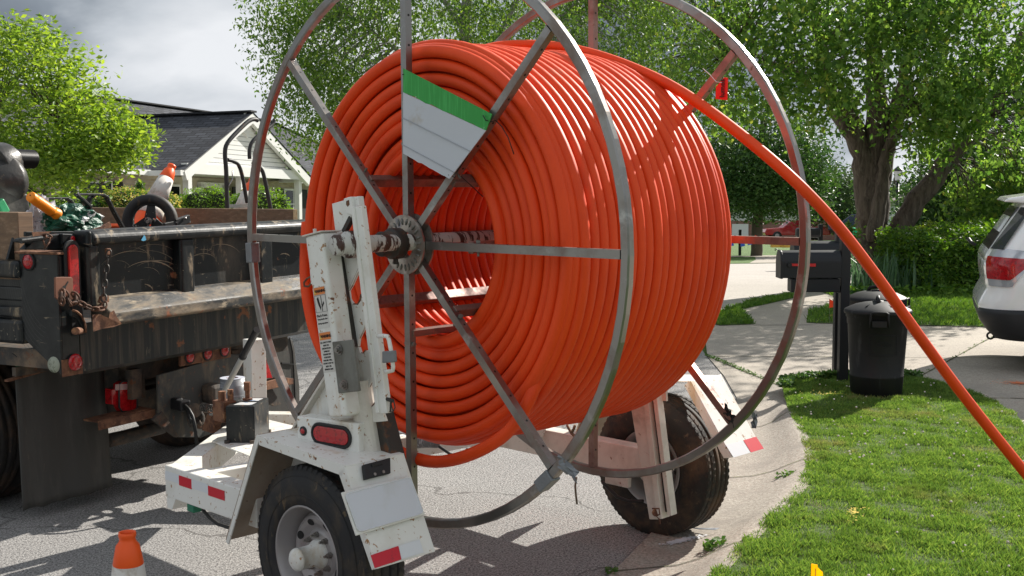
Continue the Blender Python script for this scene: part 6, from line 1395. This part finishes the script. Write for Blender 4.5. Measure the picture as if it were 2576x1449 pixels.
obj('box',MB().prism([(-.42,y,z+.0) for y,z in [(-.10,1.18),(.10,1.18),(.10,1.27)]+[(.1*math.cos(a),1.27+.09*math.sin(a)) for a in np.linspace(.15,math.pi-.15,9)]+[(-.10,1.27)]],(.45,0,0)),m_mail,mb2,.004)
obj('post',MB().box(.0,.08,-.04,.04,.0,1.5),m_mail,mb2,.004)
fm_=thing('distant_mailbox','small dark mailbox on a post far away on the opposite verge','mailbox',tuple(D(1861,640,47)))
obj('post',MB().box(-.05,.05,-.05,.05,-.2,.98),m_mail,fm_); obj('box',MB().box(-.1,.42,-.12,.12,.42,.68),m_mail,fm_,.06,3)
p=D(2092,574,30); fm2=thing('raised_mailbox','dark mailbox on a post behind the near mailboxes seen through the hoop','mailbox',(p.x-.28,p.y,p.z-1.35)); obj('post',MB().box(-.05,.05,-.05,.05,-.2,1.45),m_mail,fm2); obj('box',MB().box(-.62,.0,-.12,.12,1.12,1.36),m_mail,fm2,.06,3)

# ================================================================ WASTE BINS
def bin_(c,rz,label):
    t=thing('waste_bin',label,'waste bin',c,rz,'black lidded bins by the mailbox')
    pr=[(0,.0),(.20,0),(.212,.012),(.222,.16),(.224,.165),(.221,.17),(.246,.60),(.252,.605),(.254,.655),(.262,.66),(.264,.70),(.268,.705),(.25,.705),(.20,.10),(0,.1)]
    bd_=obj('body',MB().lathe(pr,n=48),m_bin,t)
    lp_=[(0,.79),(.07,.789),(.12,.782),(.19,.765),(.24,.742),(.268,.728),(.276,.722),(.280,.71),(.276,.690),(.266,.69)]
    ld=obj('lid',MB().lathe(lp_,n=48).lathe([(.0,.8),(.045,.797),(.05,.785)],n=24),m_bin,t)
    obj('lid_handle',MB().tube([(0,-.085,.772),(0,-.06,.815),(0,0,.828),(0,.06,.815),(0,.085,.772)],.017,10).tube([(-.10,-.17,.755),(0,-.0,.79),(.10,-.17,.755)],.012,8),m_bin,ld)
    for s_ in (0,1):
        a=math.radians(-90+180*s_); e=Vector((math.cos(a),math.sin(a),0)); f=Vector((-e.y,e.x,0))
        q=[e*.262+f*u+Z_*z for u,z in((-.072,.60),(-.072,.665),(-.066,.715),(-.05,.722),(.05,.722),(.066,.715),(.072,.665),(.072,.60))]
        q=[p_+e*(.022) for p_ in q]
        obj('side_handle',MB().tube(q,.010,8).bar(e*.285+f*-.058+Z_*.628,e*.285+f*.058+Z_*.628,.03,.05),m_bin,bd_)
    # moulded frame with an oval emblem on the front
    def on(u,z,o=0): r=.222+(z-.16)/.44*.024+o; a=-math.pi/2+.18+u/r; return Vector((r*math.cos(a),r*math.sin(a),z))
    fr_=MB(); P=[on(u,.53,.001) for u in np.linspace(-.115,.115,9)]+[on(u,.36,.001) for u in np.linspace(.115,-.115,9)]; fr_.tube(P,.0028,6,True)
    fr_.tube([on(.062*math.cos(a),.45+.018*math.sin(a),.001) for a in np.linspace(0,6.28,24)[:-1]],.0022,6,True); fr_.tube([on(u,.45+.004*math.sin(u*60),.001) for u in np.linspace(-.05,.05,7)],.002,6)
    obj('moulded_panel',fr_,m_bin,bd_)
    return t
m_bin=mat('bin_plastic',(.009,.0095,.0105),.55,spec=.3,bump=(140,.12,.002),layers=[((.06,.06,.062),(9,9,2.5),.60,.78)])
bc_=G(2221,1000,.10); bin_((bc_.x,bc_.y+.19,.10),math.radians(-14),'black lidded waste bin in front, standing on the grass under the orange conduit')
b2_=D(2205,760,11.2); bin_((b2_.x,b2_.y,.09),math.radians(60),'second black waste bin standing directly behind the front bin')

# ================================================================ WHITE CAR
def car(label,name,mb_body,loc,rz): pass
def slices(zs,n=10,m=None):
    """zs: (z, x_rear, x_front, half_width, corner_r)"""
    mb=MB(); M_=4*(n+1); vs=[]
    for z,xr,xf,hw,r in zs:
        cx=(xr+xf)/2
        for (sx,sy,a0) in((1,1,0),(-1,1,90),(-1,-1,180),(1,-1,270)):
            for k in range(n+1):
                a=math.radians(a0+90*k/n); R=r if sx<0 else r*1.4; vs.append(((xr+R if sx<0 else xf-R)+R*math.cos(a)*1.0,sy*(hw-r)+r*math.sin(a),z))
    L_=len(zs); fs=[(i*M_+j,i*M_+(j+1)%M_,(i+1)*M_+(j+1)%M_,(i+1)*M_+j) for i in range(L_-1) for j in range(M_)]
    fs.append(tuple(range((L_-1)*M_,L_*M_))); fs.append(tuple(range(M_))[::-1]); return mb.add(vs,fs,True)
m_car=mat('pearl_white_paint',(.88,.88,.87),.22,coat=.8); m_clad=mat('grey_cladding',(.022,.023,.025),.5)
cz_=G(2470,905,.0)
suv=thing('white_suv','white sport utility car on the driveway, cut off by the right edge','car',(4.90,12.57,-.015),math.radians(-19))
def body_x(z): return float(np.interp(z,[.38,.48,.62,.70,.74,.80,.95,1.05,1.12,1.18,1.30,1.45,1.58],[.10,.02,.0,.01,.05,.07,.045,.04,.06,.10,.17,.26,.35]))
zs=[(z,body_x(z),4.72-.25*max(0,z-.7),.945-.03*abs(z-.8)*2,.30) for z in (.50,.58,.66,.72,.80,.90,1.0,1.06)]
gz=[(1.06,.04,4.0,.93,.30),(1.12,.06,3.7,.915,.30),(1.2,.11,3.5,.89,.30),(1.32,.18,3.25,.85,.3),(1.45,.26,3.0,.805,.3),(1.56,.34,2.75,.76,.3),(1.63,.42,2.55,.70,.3),(1.68,.60,2.3,.60,.3),(1.70,.9,2.1,.4,.3)]
suv.scale=(1.07,1.07,1.07); bd_=obj('body',slices(zs),m_car,suv); obj('upper_body',slices(gz),m_car,suv)
obj('bumper_cladding',slices([(.33,.16,4.5,.88,.3),(.40,.09,4.6,.925,.3),(.50,.02,4.7,.955,.3),(.58,.0,4.72,.957,.3),(.62,.01,4.7,.955,.3),(.625,.10,4.6,.90,.3)]),m_clad,suv)
wl=MB(); wl.box(1.0,3.9,-.955,.955,.32,.50); obj('sill_cladding',wl,m_clad,suv,.02)
sp__=obj('spoiler',MB().prism([(.20,-.62,1.60),(.24,-.62,1.635),(.62,-.62,1.69),(.62,-.62,1.62),(.40,-.62,1.585)],(0,1.24,0)),m_car,suv,.02,3)
# rear glass following the hatch, near side quarter
rg_=[(body_x(z)-.006,y,z) for z,y in ((1.16,-.62),(1.16,.62),(1.55,.56),(1.55,-.56))]
obj('rear_window',MB().prism(rg_,(.012,0,0)),m_glass,suv)
obj('rear_window_side',MB().prism([(body_x(1.17)+.0,-.70,1.17),(body_x(1.55)+.02,-.60,1.55),(body_x(1.55)+.10,-.735,1.55),(body_x(1.17)+.10,-.84,1.17)],(.0,-.014,.0)),m_glass,suv)
obj('side_window',MB().prism([(.75,-.895,1.17),(3.2,-.90,1.17),(2.7,-.79,1.52),(.85,-.79,1.52)],(0,-.012,0)),m_glass,suv)
# tail lamp wrapping the corner
def side_pt(x,z,o=.008):
    hw=.945-.03*abs(z-.8)*2 if z<1.06 else float(np.interp(z,[1.06,1.12,1.2],[.93,.915,.89])); r=.30; xr=body_x(z)
    if x<r: a=math.acos(max(-1,min(1,(r-x)/r))); return Vector((xr+r-(r+o)*math.cos(a),-(hw-r)-(r+o)*math.sin(a),z))
    return Vector((xr+x,-hw-o,z))
def patch(zfun,x0,x1,m,name,n_=14,o=.009):
    mb=MB(); vs=[]
    for i in range(n_+1):
        x=x0+(x1-x0)*i/n_; a,b=zfun(i/n_)
        for k in range(5): vs.append(side_pt(x,a+(b-a)*k/4,o))
    mb.add(vs,[(i*5+k,i*5+k+1,(i+1)*5+k+1,(i+1)*5+k) for i in range(n_) for k in range(4)],True)
    ob=obj(name,mb,m,suv); return ob
tl3=patch(lambda t:(.83+max(0,t-.42)*.50,1.185-.04*t),.03,.46,mat('lamp_chrome',(.5,.52,.55),.15,.4,coat=.5),'tail_lamp',o=.010)
l_=patch(lambda t:(.895+max(0,t-.45)*.36,1.105-.02*t),.03,.44,m_redlens,'tail_lamp',o=.017)
patch(lambda t:(.52,.545),.14,.20,m_redlens,'bumper_reflector',4,.012)
obj('wiper',MB().tube([(-.01,.0,1.17),(-.05,.05,1.19),(-.07,.1,1.22)],.018,8),m_black,suv,)
obj('tailgate_badge',MB().lathe([(.045,0),(.035,.012),(0,.014)],(.035,.0,.99),(-1,0,0),20),m_steel,suv)
obj('tow_hook',MB().bar((.42,-.5,.34),(.16,-.5,.34),.05,.06).tube([(.13+.03*math.cos(a),-.5,.33+.03*math.sin(a)) for a in np.linspace(0,6.28,14)[:-1]],.010,6,True),m_ink,suv)
obj('crease_line',MB().bar(side_pt(.30,1.19,.0),side_pt(1.0,1.20,.0),.006,.006),mat('panel_gap',(.1,.1,.1),.6),suv)
for x in (1.05,3.85):
    for s_ in (-1,1):
        wz=bpy.data.objects.new('wheel',None); COL.objects.link(wz); wz.parent=suv; wz.location=(x,s_*.84,.37)
        obj('tyre',MB().lathe([(.22,-.11),(.34,-.12),(.37,-.09),(.37,.09),(.34,.12),(.22,.11)],(0,0,0),Y_,40),m_tyre,wz); obj('rim',MB().lathe([(.22,s_*.10),(.2,s_*.06),(.06,s_*.08),(0,s_*.09)],(0,0,0),Y_,30),m_rim,wz)
obj('wheel_arch',MB().lathe([(.42,-.02),(.47,-.02),(.47,.02),(.42,.02)],(1.05,-.945,.40),Y_,40,False,True).lathe([(.42,-.02),(.47,-.02),(.47,.02),(.42,.02)],(3.85,-.945,.40),Y_,40,False,True),m_clad,suv)
obj('headlight',MB().box(4.45,4.66,-.85,-.5,.72,.86).box(4.45,4.66,.5,.85,.72,.86),MATS['lamp_chrome'],suv,.03)

# ================================================================ FAR VEHICLES, LAMP POSTS, FLAGS
def small_vehicle(name,label,cat,x,y,Y,rz,col,pick):
    t=thing(name,label,cat); place(t,D(x,y,Y),rz); m=mat(name+'_paint',col,.25,coat=.6)
    body=[(-2.9,.45),(2.8,.45),(2.9,.7),(2.75,1.0),(1.3,1.12),(.55,1.75),(-.9,1.8),(-1.15,1.2),(-2.9,1.18)] if pick else [(-2.2,.4),(2.2,.4),(2.2,.8),(1.9,1.0),(1.1,1.1),(.4,1.65),(-1.7,1.7),(-2.2,1.1)]
    obj('body',MB().prism([(a,-.95,z) for a,z in body],(0,1.9,0)),m,t,.06,3)
    win=[[(1.15,1.18),(.5,1.66),(-.1,1.68),(-.1,1.18)],[(-.2,1.18),(-.2,1.68),(-.8,1.70),(-.98,1.2)]] if pick else [[(.95,1.12),(.35,1.56),(-.5,1.6),(-.5,1.12)],[(-.6,1.12),(-.6,1.6),(-1.6,1.6),(-1.9,1.12)]]
    for w_ in win: obj('side_window',MB().prism([(a,-.975,z) for a,z in w_],(0,.03,0)),m_glass,t)
    for x_ in (-1.8,1.8) if pick else (-1.35,1.35):
        for s_ in(-1,1):
            wz=bpy.data.objects.new('wheel',None); COL.objects.link(wz); wz.parent=t; wz.location=(x_,s_*.85,.40)
            obj('tyre',MB().lathe([(.2,-.12),(.4,-.12),(.4,.12),(.2,.12)],(0,0,0),Y_,28),m_tyre,wz); obj('rim',MB().lathe([(.24,s_*.1),(.1,s_*.13),(0,s_*.13)],(0,0,0),Y_,20),m_rim,wz)
    obj('headlight',MB().box(2.6 if pick else 2.0,2.86 if pick else 2.18,-.98,-.7,.78,.95),MATS['lamp_chrome'],t)
    return t
small_vehicle('red_pickup','red pickup truck parked far away under the dark shade tree','pickup truck',2000,604,106,math.radians(180),(.42,.012,.015),True)
small_vehicle('blue_suv','dark blue car parked far away left of the maple trunk','car',2154,591,96,math.radians(165),(.02,.03,.07),False)
p=D(2155,600,80); gb=thing('green_bin','small bright green bin far away beside the maple trunk','bin',p); obj('body',MB().lathe([(0,0),(.25,0),(.3,.6),(0,.6)],n=14),mat('green_bin_plastic',(.02,.5,.2),.5),gb); obj('lid',MB().box(-.34,.34,-.34,.34,.6,.72),MATS['green_bin_plastic'],gb,.05)
def lamp_post(x,ytop,ybase,Y,label):
    p=D(x,ybase,Y); h=(ybase-ytop)/F*Y; t=thing('lamp_post',label,'lamp post',p)
    obj('post',MB().lathe([(.055,-1.5),(.05,h*.2),(.04,h*.8),(.03,h-.42)],n=14),m_mail,t)
    ln=obj('lantern_frame',MB().lathe([(.03,h-.44),(.07,h-.40),(.075,h-.38),(0.0,h-.38)],n=6,smooth=False).lathe([(.15,h-.12),(.15,h-.10),(.05,h-.02),(.03,h),(0,h)],n=6,smooth=False),m_mail,t)
    obj('lantern_glass',MB().lathe([(.07,h-.38),(.125,h-.12),(0,h-.12)],n=6,smooth=False),mat('lantern_glass',(.55,.57,.6),.1) if 'lantern_glass' not in MATS else MATS['lantern_glass'],t); return t
lamp_post(2255,420,580,33,'black lamp post with lantern right of the maple trunk'); lamp_post(2250,528,580,75,'smaller farther lamp post in front of the white gabled house')
def mflag(x,y,Y,m,label,s=1,tilt=.2):
    p=D(x,y,Y); t=thing('marking_flag',label,'marker flag',p,0,'utility marking flags in the lawns'); 
    obj('flag_sheet',MB().prism([(0,0,.0),(.085*s,0,-.04*s),(.10*s,0,-.09*s),(.0,0,-.11*s)],(0,.002,0)),m,t); obj('wire_stake',MB().cyl((0,0,.01),(.02,0,-.50),.0018,6),m_steel,t)
m_of=mat('flag_orange',(.85,.09,.015),.5,trans=.3); m_bf=mat('flag_blue',(.05,.15,.6),.5)
mflag(2086,752,15.8,m_of,'orange marking flag leaning in the grass beside the footpath',1.1); mflag(2454,700,20.3,m_of,'orange marking flag at the hedge foot left of the white car',1.4); mflag(2368,705,21,m_of,'orange red marking flag in front of the hedge middle',1.1)
for i,(x,y) in enumerate(((1857,596),(1866,594),(1899,591),(1918,594))): mflag(x,y,44,m_of,'tiny distant orange marking flag on the far verge',1.6)
for i,(x,y) in enumerate(((1835,607),(1863,608),(1881,604))): mflag(x,y,43,m_bf,'tiny distant blue marking flag on the far verge',1.7)
p=D(1977,622,44); hy=thing('yellow_cover','small yellow utility cover low on the far verge','utility cover',p); obj('cover',MB().lathe([(0,0),(.25,0),(.25,.12),(.12,.18),(0,.18)],n=12).box(-.55,-.2,-.1,.1,0,.12),mat('cover_yellow',(.7,.42,.08),.6),hy)
sf=thing('sign_frame','thin white metal sign frame in the bed right of the maple trunk','sign',tuple(D(2290,676,20.5))); obj('frame',MB().bar((0,0,0),(.02,0,.62),.025,.02).bar((.03,0,.61),(-.09,0,.62),.02,.02),m_trim,sf)
p=G(2020,722,.05); stn=thing('stone_block','flat brown stone block at the far end of the footpath below the mailboxes','stone',(p.x+.3,p.y,.03)); obj('block',MB().box(-.28,.28,-.2,.2,0,.13),mat('stone_brown',(.22,.16,.12),.9,layers=[((.12,.09,.07),8,.5,.7)]),stn,.03)
p=G(2335,.0+1372,.02)
wt=thing('torn_tape_strip','torn white plastic strip lying on the gutter beside the right tyre','plastic strip',tuple(G(1775,1335,.03)))
obj('strip',MB().prism([(-.10,.05,.004),(-.03,.01,.004),(.05,-.03,.012),(.075,-.02,.02),(.05,-.015,.018),(-.02,.025,.006)],(0,0,.002)),m_whitetape,wt)

# ================================================================ keep to thing > part > sub-part
def depth(o):
    d=0
    while o.parent: o=o.parent; d+=1
    return d
bpy.context.view_layer.update()
for o in list(S.objects):
    while depth(o)>2:
        p=o.parent; Mx=Matrix.Identity(4)
        o.matrix_local=p.matrix_local@o.matrix_local if False else o.matrix_local
        M_=p.matrix_basis@o.matrix_basis; o.parent=p.parent; o.matrix_basis=M_
for o in S.objects:
    if o.type=='MESH' and o.parent is None and 'label' not in o.keys() and 'kind' not in o.keys(): print('UNTAGGED',o.name)
